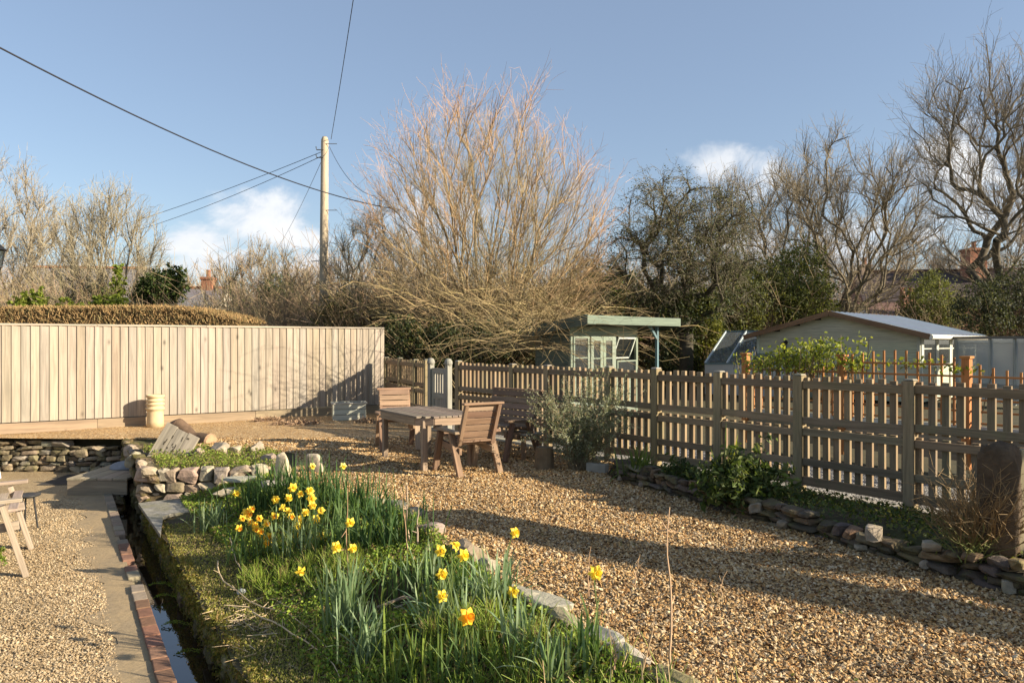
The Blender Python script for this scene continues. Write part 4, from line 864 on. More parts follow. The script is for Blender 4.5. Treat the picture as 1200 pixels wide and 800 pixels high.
bush('evergreen_shrub', 'large dark holly-like shrub at the right edge behind the glazed frame', [bl(1150, 368, 26, 36, 40), bl(1190, 360, 26.5, 38, 48), bl(1225, 350, 27, 36, 50)], 15000, [(.04, .05, .025), (.07, .08, .04), (.10, .10, .06), (.03, .035, .018)], .085, 'shrub', twigs=200)
bush('evergreen_shrub', 'bright yellow-green laurel at the left end of the brown hedge', [bl(38, 352, 24, 17, 14), bl(22, 362, 24, 14, 12), bl(78, 358, 24, 15, 9)], 1500, [(.20, .24, .03), (.14, .18, .025), (.25, .28, .05)], .13, 'shrub')
bush('evergreen_shrub', 'yellow-green laurel at the foot of the bushy bare tree', [bl(130, 356, 24.5, 20, 10), bl(112, 356, 24.5, 10, 8), bl(140, 330, 26, 8, 22)], 1800, [(.20, .24, .03), (.14, .18, .025)], .12, 'shrub')
bush('ivy_shrub', 'dark round ivy-covered shrub above the brown hedge', [bl(192, 338, 27, 26, 22), bl(172, 345, 27, 15, 18), bl(205, 322, 27, 13, 12)], 7500, [(.035, .055, .015), (.06, .085, .02), (.09, .12, .03)], .10, 'shrub', twigs=60)
bush('evergreen_shrub', 'dark green shrub patch at the right foot of the ivied tree near the pole', [bl(322, 348, 31, 26, 26), bl(342, 362, 31, 24, 18)], 5500, [(.05, .07, .02), (.08, .1, .03)], .11, 'shrub', twigs=100)
bush('bramble_mound', 'olive bramble mound under the willow shoots left of the summerhouse', [bl(600, 372, 22.3, 60, 26, .9), bl(645, 360, 23, 45, 24, .9)], 9500, OL+[(.2, .15, .06)], .075, 'bramble', twigs=1200, twc=(.36, .26, .12))
bush('climbing_ivy', 'dark ivy undergrowth at the foot of the thick trunk', [bl(800, 424, 26, 45, 26), bl(850, 428, 26, 40, 22)], 6500, DG, .09, 'undergrowth', twigs=60)
# trimmed brown hedge beyond the board fence
hb = MB(); HD = 19.5; n = 26000; tx = rng.random(n)
xx = 22+tx*276; topy = 364+4*np.clip((tx-.72)/.28, 0, 1)**1.6*3.2-3*np.sin(tx*3)*.5+3*(tx < .02)
dpt = HD-1.0+2.0*rng.random(n); zt_ = CAMZ-(topy-400)/900*HD; side = rng.random(n) < .45; z = np.where(side, zt_-rng.random(n)*.95, zt_+rng.normal(size=n)*.015); dpt = np.where(side, HD-1.0+rng.normal(size=n)*.03, dpt)
X = np.stack(((xx-600)/900*HD, dpt, z), 1); rt = thing('clipped_hedge', 'long clipped russet-brown hedge top showing above the board fence', 'hedge', BT(160, HD))
D = rng.normal(size=(n, 3))*.5+(0, -.2, .8); hb.segs(X-D*.03, X+D*.05, np.full(n, .010), np.full(n, .004), leafcols(n, [(.30, .185, .075), (.36, .23, .10), (.25, .16, .07), (.22, .17, .07)], .25)); hb.build('twigs', M['twig'], rt)
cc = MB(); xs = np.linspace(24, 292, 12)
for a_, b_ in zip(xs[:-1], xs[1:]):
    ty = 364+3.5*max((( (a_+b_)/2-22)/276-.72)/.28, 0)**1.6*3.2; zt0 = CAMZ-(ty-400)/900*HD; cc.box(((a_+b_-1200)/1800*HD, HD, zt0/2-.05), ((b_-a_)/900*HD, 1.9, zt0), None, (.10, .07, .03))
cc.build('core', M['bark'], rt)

# ================================================================== houses far behind
def gable_house(name, label, c, L, Wd, eave, ridge, ang, wallc, roofc, ridgec=None, mat='slate', parts=None):
    root = thing(name, label, 'house', c); R = rotz(ang); X = lambda p: lc(R, c, p); hl, hw = L/2, Wd/2
    mb = MB(); V = [X(p) for p in [(-hl, -hw, 0), (hl, -hw, 0), (hl, hw, 0), (-hl, hw, 0), (-hl, -hw, eave), (hl, -hw, eave), (hl, hw, eave), (-hl, hw, eave), (-hl, 0, ridge-.1), (hl, 0, ridge-.1)]]
    mb.add(V, [(0, 1, 5, 4), (2, 3, 7, 6), (3, 0, 4, 7), (1, 2, 6, 5)], wallc); mb.add(V, [(4, 8, 7), (5, 6, 9)], wallc); mb.build('wall', M['plain'], root)
    rf = MB(); o_ = .3
    for s_ in (-1, 1):
        n_ = int(np.hypot(hw, ridge-eave)/.28)
        for j in range(n_):
            f0, f1 = j/n_, (j+1.15)/n_; y0 = s_*(hw+.25)*(1-f0); y1 = s_*(hw+.25)*(1-f1); z0 = eave-.08+(ridge-eave+.08)*f0; z1 = eave-.08+(ridge-eave+.08)*f1
            V = [X((-hl-o_, y0, z0+.03)), X((hl+o_, y0, z0+.03)), X((hl+o_, y1, z1)), X((-hl-o_, y1, z1)), X((-hl-o_, y0, z0)), X((hl+o_, y0, z0))]
            c_r = vary(roofc, .10); rf.add(V, [(0, 1, 2, 3), (4, 5, 1, 0)], c_r)
    r_ = rf.build('roof', M[mat], root)
    if ridgec:
        mb = MB(); k = int(L/.45)
        for j in range(k): mb.bar(X((-hl+j*L/k, 0, ridge+.03)), X((-hl+(j+.93)*L/k, 0, ridge+.03)), .28, .14, vary(ridgec, .15))
        mb.build('ridge_tiles', M['brick'], r_)
    return root, X
def chimney(root, p, w_, h_, col=(.36, .16, .09), pots=1):
    mb = MB().box(p+np.array((0, 0, h_/2)), (w_, w_, h_), None, col); mb.box(p+np.array((0, 0, h_-.08)), (w_*1.15, w_*1.15, .12), None, vary(col)); ch = mb.build('chimney', M['brick'], root)
    for k in range(pots): MB().lathe([(0, .4), (.1, .4), (.13, .42), (.14, .36), (.11, .3), (.14, 0)], p+np.array(((k-(pots-1)/2)*.45, 0, h_)), 10, (.3, .14, .08)).build('chimney_pot', M['brick'], ch)
h1, X1 = gable_house('house', 'grey slate-roofed cottage with an orange ridge hidden behind the left trees', np.array((-26.5, 48, 0)), 7, 7, 3.0, 6.1, .12, (.45, .42, .38), (.20, .185, .18), (.42, .17, .08))
h2, X2 = gable_house('cottage', 'small cream cottage with a grey roof and brick chimney beyond the hedge', np.array((-18.4, 44, 0)), 3.9, 5, 3.3, 4.55, .05, (.72, .66, .54), (.21, .19, .185), (.40, .18, .10)); chimney(h2, X2((1.0, 0, 4.2)), .62, .98)
h3, X3 = gable_house('house', 'long house with a dark tiled roof and brick chimney behind the right trees', np.array((27.5, 46, 0)), 13, 7, 3.4, 5.75, -.18, (.30, .15, .10), (.075, .055, .05), (.12, .07, .05)); chimney(h3, X3((-.2, -.9, 5.2)), 1.0, 1.75, (.38, .17, .10), 1); chimney(h3, X3((-6.0, 0, 5.3)), .6, .9, (.3, .22, .16), 1)
h4, X4 = gable_house('cottage', 'small white cottage with terracotta pots seen above the shed ridge', np.array((21.4, 43.5, 0)), 3.0, 4, 2.9, 3.7, -.1, (.80, .78, .72), (.20, .12, .09)); chimney(h4, X4((.2, -1.8, 3.0)), .5, 1.0, (.45, .22, .14), 2)

# ================================================================== utility pole and wires
pb_ = at(379.5, 400, 25); pb_[2] = 0; up = thing('utility_pole', 'tall round pale timber utility pole behind the board fence', 'utility pole', pb_)
MB().tube([pb_, pb_+(0, 0, 4), pb_+(.03, 0, 8.05), pb_+(.03, 0, 8.14)], [.155, .14, .118, .08], 16, (.50, .40, .27)).build('pole', M['fence'], up, True)
mb = MB()
for z, s_ in ((7.9, 1), (5.75, 1), (4.1, -1)): mb.tube([pb_+(.03, -.1, z), pb_+(.03+s_*.42, -.1, z)], .012, 5, (.12, .12, .12))
for z in (7.45, 7.7): mb.tube([pb_+(.03, -.1, z), pb_+(-.2, -.14, z), pb_+(-.22, -.14, z+.1)], .018, 5, (.05, .05, .05))
mb.build('step_irons', M['black'], up)
mb = MB(); mb.box(pb_+(.03, 0, 8.15), (.12, .12, .02), None, (.4, .4, .38)); mb.build('cap', M['metal'], up)
def wire(label, pts, r, sag=0, col=(.03, .03, .035)):
    P = np.array(pts); n_ = 24; u_ = np.linspace(0, 1, n_); s_ = np.linspace(0, 1, len(P)); Q = np.stack([np.interp(u_, s_, P[:, i]) for i in range(3)], 1); Q[:, 2] -= sag*4*u_*(1-u_)
    return tag(MB().tube(Q, r, 5, col).build('overhead_wire', M['black'], None, True), label, 'wire', 'overhead wires')
wire('thick black cable crossing the sky from the upper left into the willow', [at(-120, -8, 9.5), at(470, 246, 23.5)], .014, .45)
wire('thin wire running up from the pole top out of the photo', [at(388, 163, 25), at(432, -120, 13)], .010, .1)
wire('upper of the two thin wires running left from the pole', [at(377, 178, 25), at(-20, 300, 42)], .010, .5)
wire('lower of the two thin wires running left from the pole', [at(377, 183, 25), at(60, 292, 44)], .010, .5)
wire('thin wire descending left from the pole toward the distant trees', [at(378, 186, 25), at(318, 300, 50)], .008, .3)
wire('short thin wire from the pole top to the left of the willow', [at(386, 172, 25), at(440, 230, 21.5)], .008, .35)

# ================================================================== summerhouse
f0 = np.array((1.37, 14.0, 0)); fd = nrm((.70, .71, 0)); bk = np.array((-.71, .70, 0)); GR = (.20, .235, .18); GR_SHADE = (.075, .095, .075)  # second green has the shade of the side walls and barge boards painted in
sh = thing('summerhouse', 'green painted summerhouse with glazed doors and a porch roof behind the picket fence', 'summerhouse', f0+bk*1.4+fd*1.3)
wl = 2.15; o = f0+bk*.5+fd*.12; 
def S(a, b, z): return o+fd*a+bk*b+np.array((0, 0, z))
Rf_ = np.stack((fd, bk, (0, 0, 1)), 1)
def sbox(mb, a0, a1, b0, b1, z0, z1, col): mb.box(S((a0+a1)/2, (b0+b1)/2, (z0+z1)/2), (a1-a0, b1-b0, z1-z0), Rf_, col)
rl = 3.05; 
mb = MB(); # roof: fascia, slab sloping to the back
za, zb = 1.985, 1.78
V = [f0+fd*a_+bk*b_+np.array((0, 0, z)) for a_, b_, z in [(0, 0, za-.12), (rl, 0, za-.12), (rl, 1.45, zb-.12), (0, 1.45, zb-.12), (0, 0, za), (rl, 0, za), (rl, 1.45, zb), (0, 1.45, zb)]]
mb.add(V, BOXF, (.06, .065, .06)); r_ = mb.build('roof', M['plain'], sh)
mb = MB(); mb.box(f0+fd*rl/2-bk*.016+np.array((0, 0, za-.085)), (rl+.05, .03, .165), Rf_, (.14, .175, .13)); mb.build('fascia', M['paint'], r_, bevel=.003)
mb = MB(); v_ = nrm(bk*1.45+np.array((0, 0, zb-za)))
for e in (-.016, rl+.016):
    MB().bar(f0+fd*e+(0, 0, za-.085), f0+fd*e+bk*1.45+(0, 0, zb-.085), .025, .19, GR_SHADE).build('barge_board', M['paint'], r_)
mb = MB(); hb_ = 1.74
for z in np.arange(0, 1.7, .12): sbox(mb, -.0, .02, .02, .90, z, z+.117, vary(GR_SHADE, .08)); sbox(mb, wl-.02, wl, .02, .90, z, z+.117, vary(GR_SHADE, .08))
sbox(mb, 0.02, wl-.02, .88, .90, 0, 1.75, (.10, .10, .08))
for z in np.arange(0, .84, .12): sbox(mb, 0.06, .56, .0, .02, z, z+.117, vary(GR, .06)); sbox(mb, 1.36, wl-.06, .0, .02, z, z+.117, vary(GR, .06))
sbox(mb, 0, wl, 0, .03, 1.60, 1.86, vary(GR, .04))
for a_ in (.0, .52, 1.34, wl-.06): sbox(mb, a_, a_+.06, -.012, .035, 0, 1.60, vary(GR, .05))
sbox(mb, .0, wl, .0, .90, -.03, .03, (.12, .1, .08)); mb.build('wall', M['paint'], sh)
def windw(par, a0, a1, z0, z1, bars=(.5,), b=-.02, tiltx=0, fr=.04, name='window', colr=GR):
    w_ = MB(); pn = MB()
    def place(m_, u0, u1, v0, v1, b0, b1, col): 
        c = np.array(((u0+u1)/2, (b0+b1)/2, (v0+v1)/2)); Rt = rotx(tiltx); hinge = np.array((0, b, z1)); c = hinge+Rt@(c-hinge); m_.box(o+Rf_@c, (u1-u0, b1-b0, v1-v0), Rf_@Rt, col)
    place(w_, a0, a0+fr, z0, z1, b-.012, b+.02, vary(colr, .05)); place(w_, a1-fr, a1, z0, z1, b-.012, b+.02, vary(colr, .05)); place(w_, a0+fr, a1-fr, z1-fr, z1, b-.012, b+.02, colr); place(w_, a0+fr, a1-fr, z0, z0+fr, b-.012, b+.02, colr)
    for f_ in bars: zc = z0+(z1-z0)*f_; place(w_, a0+fr, a1-fr, zc-.012, zc+.012, b-.008, b+.016, colr)
    f = w_.build(name, M['paint'], par, bevel=.002); place(pn, a0+fr*.9, a1-fr*.9, z0+fr*.9, z1-fr*.9, b+.0, b+.006, (1, 1, 1)); pn.build('pane', M['darkglass'], f); return f
windw(sh, .06, .52, .85, 1.60, (.45,)); windw(sh, 1.46, wl-.10, 1.12, 1.58, (), b=-.03, tiltx=.38, fr=.028, colr=(.55, .56, .5))
for (a0, a1) in ((.58, .955), (.965, 1.34)):
    d_ = windw(sh, a0, a1, .06, 1.60, (.45, .72), fr=.085, name='door')
# right window casing lower pane and post with brace
windw(sh, 1.42, wl-.07, .84, 1.12, (), fr=.03)
PB_ = (.11, .18, .20); mb = MB(); pa = wl+.28; sbox(mb, pa, pa+.055, -.30, -.245, 0, 1.86, PB_); mb.build('porch_post', M['paint'], sh)
mb = MB(); mb.bar(S(pa+.02, -.272, 1.55), S(pa-.26, -.272, 1.84), .05, .05, PB_); mb.build('brace', M['paint'], sh)
mb = MB(); mb.bar(S(-.05, -.272, 1.845), S(rl-.5, -.272, 1.845), .05, .07, vary(GR)); mb.build('porch_beam', M['paint'], sh)
# things seen through the glass
mb = MB(); sbox(mb, .1, .55, .5, .75, 1.02, 1.05, (.5, .33, .18)); sbox(mb, .1, .14, .5, .75, 0, 1.02, (.5, .33, .18)); sbox(mb, .5, .54, .5, .75, 0, 1.02, (.5, .33, .18)); sbox(mb, .1, .55, .5, .75, .55, .58, (.5, .33, .18)); tag(mb.build('shelf_unit', M['furn']), 'pale wooden shelf unit seen through the left summerhouse window', 'shelf')
p = S(.28, .6, 1.055); tag(MB().lathe([(0, 0), (.06, 0), (.065, .16), (.05, .19), (.0, .19)], p, 14, (.65, .68, .75)).build('jar', M['plain'], None, True), 'white and blue jar on the shelf inside the summerhouse window', 'jar')
for (a_, z, r_2, lab) in ((.2, .63, .055, 'small white pot on the lower shelf inside the summerhouse'), (.40, .66, .07, 'round white pot on the lower shelf inside the summerhouse, nearest the doors')):
    tag(MB().lathe([(0, -r_2*.8), (r_2*.8, -r_2*.7), (r_2, 0), (r_2*.6, r_2*.8), (0, r_2*.85)], S(a_, .6, z), 14, (.8, .8, .78)).build('pot', M['plain'], None, True), lab, 'pot')
mb = MB(); sbox(mb, 1.55, 1.9, .4, .7, .05, 1.1, (.48, .26, .12)); cb = mb.build('cabinet', M['furn']); tag(cb, 'orange-brown wooden cabinet inside the right summerhouse window', 'cabinet')
for z in (.3, .55, .8): cb2 = MB().box(S(1.725, .39, z+.1), (.27, .02, .18), Rf_, (.33, .17, .08)).build('drawer', M['furn'], cb)
mb = MB(); sbox(mb, 1.06, 1.26, .08, .09, .3, 1.05, (.72, .66, .60)); tag(mb.build('notice_sheet', M['plain']), 'pale sheet hanging inside the right-hand summerhouse door', 'sheet')

# ================================================================== shed
g0 = np.array((7.0, 21.8, 0)); gd = nrm((.71, -.70, 0)); sdv = np.array((.70, .71, 0)); gw = 4.2; sl = 4.9; CL = (.47, .47, .345)
sd_ = thing('garden_shed', 'pale green clapboard shed with a blue-grey metal roof behind the orange trellis', 'shed', g0+gd*gw/2+sdv*sl/2)
def Q(a, b, z): return g0+gd*a+sdv*b+np.array((0, 0, z))
Rg = np.stack((gd, sdv, (0, 0, 1)), 1); ev, rg = 1.70, 2.24
mb = MB(); z = 0
while z < rg-.02:
    h = .148; hlf = gw/2 if z+h/2 < ev else gw/2*max(0, (rg-(z+h*.6))/(rg-ev))
    if hlf > .05: mb.box(Q(gw/2, -.012, z+h/2), (2*hlf, .022, h), Rg@rotx(.07), vary(CL, .07))
    z += h
mb.box(Q(gw/2, .03, ev/2), (gw, .02, ev), Rg, (.05, .05, .04))
for z in np.arange(0, ev, .148): mb.box(Q(.0-.012, sl/2, z+.074), (.022, sl, .146), Rg@roty(-.07), vary(CL, .07)); mb.box(Q(gw/2, sl, z+.074), (gw, .02, .146), Rg, CL)
for z in np.arange(0, .85, .148): mb.box(Q(gw+.012, sl/2, z+.074), (.022, sl, .146), Rg, vary(CL, .07))
V = [Q(0, .02, ev), Q(gw, .02, ev), Q(gw/2, .02, rg)]; mb.add(V, [(0, 1, 2)], (.05, .05, .04)); mb.build('wall', M['paint'], sd_)
mb = MB()
for a_ in (.0, gw): MB().box(Q(a_, -.02, ev/2), (.07, .05, ev), Rg, vary((.42, .44, .36))).build('corner_post', M['paint'], sd_)
# roof sheets
ro = MB(); nb = 16
for s_ in (-1, 1):
    ea = gw/2+s_*(gw/2+.3); ze = ev-.075
    for k in range(nb):
        b0, b1 = -.25+k*(sl+.5)/nb, -.25+(k+1)*(sl+.5)/nb; bm_ = (b0+b1)/2
        for (ba, bb, za_, zb_) in ((b0, bm_, .0, .022), (bm_, b1, .022, .0)):
            V = [Q(ea, ba, ze+.03+za_), Q(ea, bb, ze+.03+zb_), Q(gw/2, bb, rg+.04+zb_), Q(gw/2, ba, rg+.04+za_)]; ro.add(V, [(0, 1, 2, 3)], vary((.34, .40, .48), .05))
    V = [Q(ea, -.25, ze), Q(ea, sl+.25, ze), Q(gw/2, sl+.25, rg), Q(gw/2, -.25, rg)]; ro.add(V, [(0, 3, 2, 1)], (.2, .17, .13))
rf_ = ro.build('roof', M['metal'], sd_)
for s_ in (-1, 1):
    mb = MB(); mb.bar(Q(gw/2+s_*(gw/2+.32), -.27, ev-.085), Q(gw/2, -.27, rg+.0), .03, .13, (.22, .13, .07)); mb.build('barge_board', M['furn'], rf_)
mb = MB(); mb.tube([Q(gw+.34, -.28, ev-.09), Q(gw+.34, sl+.28, ev-.11)], .06, 10, (.72, .66, .54)); mb.build('gutter', M['plain'], rf_, True)
oo, RR = o, Rf_; o = Q(gw+.03, 0, 0); Rf_ = np.stack((sdv, -gd, (0, 0, 1)), 1)
for k in range(4):
    a0 = .12+k*1.2; windw(sd_, a0, a0+1.1, .86, ev-.1, (.62,), fr=.06, colr=(.55, .55, .46))
mb = MB()
for k in range(5): MB().box(o+sdv*(.06+k*1.2)+(0, 0, ev/2), (.09, .06, ev), Rf_, (.50, .50, .42)).build('window_post', M['paint'], sd_)
o, Rf_ = oo, RR
mb = MB()
mb.tube([Q(.72, -.05, 1.0), Q(.80, -.05, 1.2), Q(.76, -.06, 1.42), Q(.86, -.06, 1.5)], [.03, .05, .08, .05], 7, (.035, .03, .02)); tag(mb.build('wall_ivy', M['bark']), 'dark dead ivy stem climbing the clapboard gable of the shed', 'climber')
# greenhouse left of the shed
q0, q1 = at(826, 426, 22.0), at(884, 426, 21.2); r0_, r1_ = at(851, 388.5, 23.4), at(905, 388, 22.8)
gh = thing('greenhouse', 'small greenhouse with a sloping glazed roof left of the shed', 'greenhouse', ((q0+q1)/2)*(1, 1, 0)); FR = (.30, .36, .38)
def quad(m_, a, b, c, d, col, th=.006):
    n_ = nrm(np.cross(b-a, d-a))*th; m_.add([a, b, c, d, a+n_, b+n_, c+n_, d+n_], BOXF, col)
q1b, r1b = q1+(q1-q0)*1.0, r1_+(r1_-r0_)*.9; m_ = MB(); quad(m_, q0, q1b, r1b, r0_, (1, 1, 1)); m_.build('roof_glass', M['ghglass'], gh)
m_ = MB(); d0, d1 = q0*(1, 1, 0), q1b*(1, 1, 0); quad(m_, d0+(0, 0, .0), d1, q1b-(0, 0, .02), q0-(0, 0, .02), (.52, .50, .44)); m_.build('side_panel', M['film'], gh)
m_ = MB(); bkp = np.array((2*r0_[0]-q0[0], 2*r0_[1]-q0[1], q0[2])); bkq = bkp+(q1b-q0); quad(m_, r0_, r1b, bkq, bkp, (1, 1, 1)); m_.build('roof_glass', M['ghglass'], gh)
m_ = MB(); m_.add([d0, q0, r0_, bkp, bkp*(1, 1, 0)], [(0, 1, 2)], (1, 1, 1)); m_.add([d0, r0_, bkp, bkp*(1, 1, 0)], [(0, 1, 2, 3)], (1, 1, 1)); m_.build('gable_glass', M['film'], gh)
for f_ in (0, .45, .9, 1.4): m_ = MB(); m_.bar(q0+(q1-q0)*f_*1.0+(0, 0, .02), r0_+(r1_-r0_)*f_+(0, 0, .02), .035, .035, (.5, .55, .55)); m_.build('glazing_bar', M['paint'], gh)
m_ = MB(); m_.bar(r0_, r1b, .06, .06, (.10, .16, .18)); m_.build('ridge', M['paint'], gh); m_ = MB(); m_.bar(q0, q1b, .04, .05, (.14, .2, .2)); m_.build('eaves', M['paint'], gh)
# glazed frame right of the shed
c0, c1_ = at(1120, 430, 19.5), at(1215, 430, 17.5); c0[2] = c1_[2] = 0; cf = thing('glazed_frame', 'low lean-to with cloudy plastic panels right of the shed windows', 'greenhouse', (c0+c1_)/2); tt = nrm(c1_-c0); bb_ = np.array((-tt[1], tt[0], 0)); hz = 1.57
L_ = np.linalg.norm(c1_-c0); m_ = MB(); m_.box((c0+c1_)/2+(0, 0, hz+.02), (L_+.2, .1, .07), frame(tt), (.14, .13, .11)); m_.box((c0+c1_)/2+(0, 0, .45), (L_+.1, .06, .06), frame(tt), (.3, .3, .27)); m_.build('rail', M['paint'], cf)
for f_ in (0, .45, .75, .93, 1): m_ = MB(); m_.box(c0+(c1_-c0)*f_+(0, 0, hz/2), (.05, .06, hz), frame(tt), (.36, .37, .33)); m_.build('upright', M['paint'], cf)
m_ = MB(); m_.box((c0+c1_)/2+bb_*.02+(0, 0, hz/2), (L_, .01, hz-.05), frame(tt), (1, 1, 1)); m_.build('panel', M['film'], cf)
m_ = MB(); m_.box((c0+c1_)/2+bb_*.8+(0, 0, hz-.05), (L_, 1.6, .02), frame(tt)@rotx(.06), (.3, .3, .28)); m_.build('roof_sheet', M['film'], cf)

# ================================================================== orange trellis fence and its climber
def TY(k): return 16.1/(1+1.33*k)
def tp(px): k = (px-600)/900; d = TY(k); return np.array((k*d, d, 0.))
OC = (.42, .175, .055); tr = thing('trellis_fence', 'orange-brown square trellis fence between square posts beyond the lane', 'trellis', tp(987))
tpx = [874, 987, 1133, 1390]; TP = [tp(p) for p in tpx]
for p in TP:
    m_ = MB(); m_.box(p+(0, 0, .65), (.09, .09, 1.30), frame(TP[1]-TP[0]), vary(OC, .08)); m_.box(p+(0, 0, 1.315), (.12, .12, .03), frame(TP[1]-TP[0]), vary(OC, .08)); m_.build('post', M['furn'], tr, bevel=.004)
for k in range(3):
    a_, b_ = TP[k], TP[k+1]; L = np.linalg.norm(b_-a_); t_ = nrm(b_-a_); n_ = int(L/.135); 
    tz = (lambda f: 1.10) if k == 0 else ((lambda f: 1.17+.16*sin(pi*(.15+.75*f))) if k == 1 else (lambda f: 1.20-.12*sin(pi*min(f*1.2, 1))))
    m_ = MB()
    for j in range(1, n_): 
        p = a_+t_*L*j/n_; zt1 = tz(j/n_)+.06; m_.box(p+(0, 0, (zt1+.5)/2), (.024, .016, zt1-.5), frame(t_), vary(OC, .12))
    for z in np.arange(.55, 1.32, .135):
        f0_ = [j/n_ for j in range(n_+1) if z < tz(j/n_)]
        if len(f0_) > 1: m_.bar(a_+t_*L*f0_[0]+(0, -.012, z), a_+t_*L*f0_[-1]+(0, -.012, z), .014, .024, vary(OC, .12))
    m_.build('trellis_panel', M['furn'], tr)
    m_ = MB(); m_.bar(a_+(0, 0.03, .48), b_+(0, .03, .48), .03, .07, vary((.5, .5, .44))); m_.bar(a_+(0, 0.03, .24), b_+(0, .03, .24), .03, .30, vary((.22, .19, .13))); m_.build('base_board', M['wood'], tr)
cr = thing('climbing_shrub', 'leafy bright green climber scrambling over the orange trellis', 'climber', tp(940)); X = []
for (x, y, rx, ry, n_) in ((925, 420, 26, 12, 480), (960, 412, 22, 12, 420), (895, 425, 18, 8, 220), (1000, 424, 22, 9, 240), (945, 430, 48, 6, 300), (870, 420, 8, 10, 40), (1010, 402, 5, 8, 24), (1075, 425, 26, 5, 60), (1130, 433, 20, 5, 60), (980, 405, 12, 8, 60)):
    k = (x-600)/900; d = TY(k); c = at(x, y, d); X.append(c+rng.normal(size=(n_, 3))*np.array((rx/900*d*.6, .12, ry/900*d*.65)))
X = np.concatenate(X); leafmass_(cr, X, [(.24, .27, .03), (.17, .21, .025), (.10, .13, .025), (.32, .33, .06)], .06)
m_ = MB(); n_ = 130; j = rng.integers(len(X), size=n_); P = X[j].copy(); P[:, 2] -= rng.uniform(.15, .5, n_); m_.segs(P, X[j]+rng.normal(size=(n_, 3))*.05, np.full(n_, .008), np.full(n_, .004), (.16, .12, .06)); m_.build('stems', M['twig'], cr)

# ================================================================== shrubs near the picket fence
def spray(name, label, base, n, hgt, wid, cols, leafsize, leafn, stemc, cat, droop=.1, asp=.35, splay=1.0, r=.005, stemname='stems'):
    """stems fanning from the ground with leaves along them"""
    root = thing(name, label, cat, base); Ps, Qs, ra, rb = [], [], [], []; L = []; D = []
    for _ in range(n):
        a = rnd.uniform(0, 2*pi); th = splay*sqrt(rnd.random()); d = np.array((sin(th)*cos(a), sin(th)*sin(a), cos(th))); p = np.array(base)+np.array((G_(0, wid*.12), G_(0, wid*.12), 0)); k = 7; l = hgt*rnd.uniform(.6, 1.1)*(1-.25*th)/k
        for i in range(k):
            d = nrm(d+np.array((G_(0, .13), G_(0, .13), G_(0, .1)-droop*i/k))); q = p+d*l; Ps.append(p); Qs.append(q); ra.append(r*(1-i/(k+1))); rb.append(r*(1-(i+1)/(k+1)))
            if i >= 1:
                for _ in range(leafn): f = rnd.random(); L.append(p*(1-f)+q*f+rng.normal(size=3)*leafsize*.45)
                if rnd.random() < .6: d2 = nrm(d+rng.normal(size=3)*.6); Ps.append(q); e = q+d2*l*1.3; Qs.append(e); ra.append(r*.4); rb.append(r*.25); [L.append(q+(e-q)*rnd.random()+rng.normal(size=3)*leafsize*.4) for _ in range(leafn)]
            p = q
    MB().segs(Ps, Qs, ra, rb, stemc).build(stemname, M['twig'], root)
    if leafn: leafmass_(root, np.array(L), cols, leafsize, 'foliage', asp)
    return root
spray('silvery_shrub', 'loose silvery olive-leaved shrub standing against the picket fence', gz(680, 549, 0), 120, 1.2, .55, [(.27, .28, .18), (.19, .21, .12), (.34, .34, .23), (.14, .16, .08)], .034, 12, (.22, .17, .10), 'shrub', .13, .38, .66)
spray('leafy_bush', 'glossy dark green leafy bush in the bed against the fence, right of the strappy plant', hit(872, 580), 80, .52, .5, [(.07, .10, .025), (.045, .065, .018), (.10, .14, .03), (.14, .16, .05)], .075, 6, (.12, .10, .04), 'bush', .5, .45, 1.15)
spray('leafy_bush', 'low spreading dark green plant at the left foot of the leafy bush', hit(800, 560), 26, .25, .4, [(.06, .09, .02), (.04, .06, .018)], .05, 5, (.12, .10, .04), 'bush', .5, .45, 1.3)
spray('reedy_plant', 'tall reddish reedy plant with upright stems before the stone post', gz(1150, 652, .12), 330, .62, .45, [(.3, .15, .06)], .02, 0, (.25, .165, .075), 'plant', .05, .3, .7, r=.0055)
spray('reedy_plant', 'green shoots at the foot of the reddish reedy plant', gz(1140, 655, .12), 90, .34, .4, [(.2, .24, .05)], .03, 0, (.18, .19, .05), 'plant', .1, .3, 1.0, r=.004)

# blades: curved tapering leaves
def blades(mb, base, n, hgt, spread, cols, w_=.012, lean=.35, droop=.5, jit=.15, k=5):
    base = np.asarray(base, float); V = []; F = []; C = []
    for b in range(n):
        a = rnd.uniform(0, 2*pi); p = base+np.array((G_(0, spread), G_(0, spread*.8), -.01)); L = hgt*rnd.uniform(.65, 1.12); th = abs(G_(0, lean)); dr = droop*rnd.uniform(.3, 1.5)*th
        side = np.array((-sin(a), cos(a), 0)); tw = rnd.uniform(-.9, .9); side = nrm(side*cos(tw)+np.array((cos(a), sin(a), 0))*sin(tw)); col = np.array(vary(cols[rnd.randrange(len(cols))], .2)); i0 = len(V); ww = w_*rnd.uniform(.7, 1.25)
        for i in range(k+1):
            f = i/k; wd = ww*(1-.15*f) if f < .75 else ww*(1-.15*f)*(1-f)*4+.0008; V += [p-side*wd/2, p+side*wd/2]; C += [col*(.75+.3*f)]*2
            d = np.array((sin(th)*cos(a), sin(th)*sin(a), cos(th))); p = p+d*L/k; th += dr
        F += [(i0+2*i, i0+2*i+1, i0+2*i+3, i0+2*i+2) for i in range(k)]
    return mb.add(V, F, np.array(C))
DL = [(.14, .22, .07), (.18, .26, .09), (.10, .17, .05)]; DLd = [(.05, .10, .03), (.07, .13, .035), (.09, .15, .05)]; DLg = [(.22, .30, .16), (.17, .25, .12), (.27, .34, .19)]
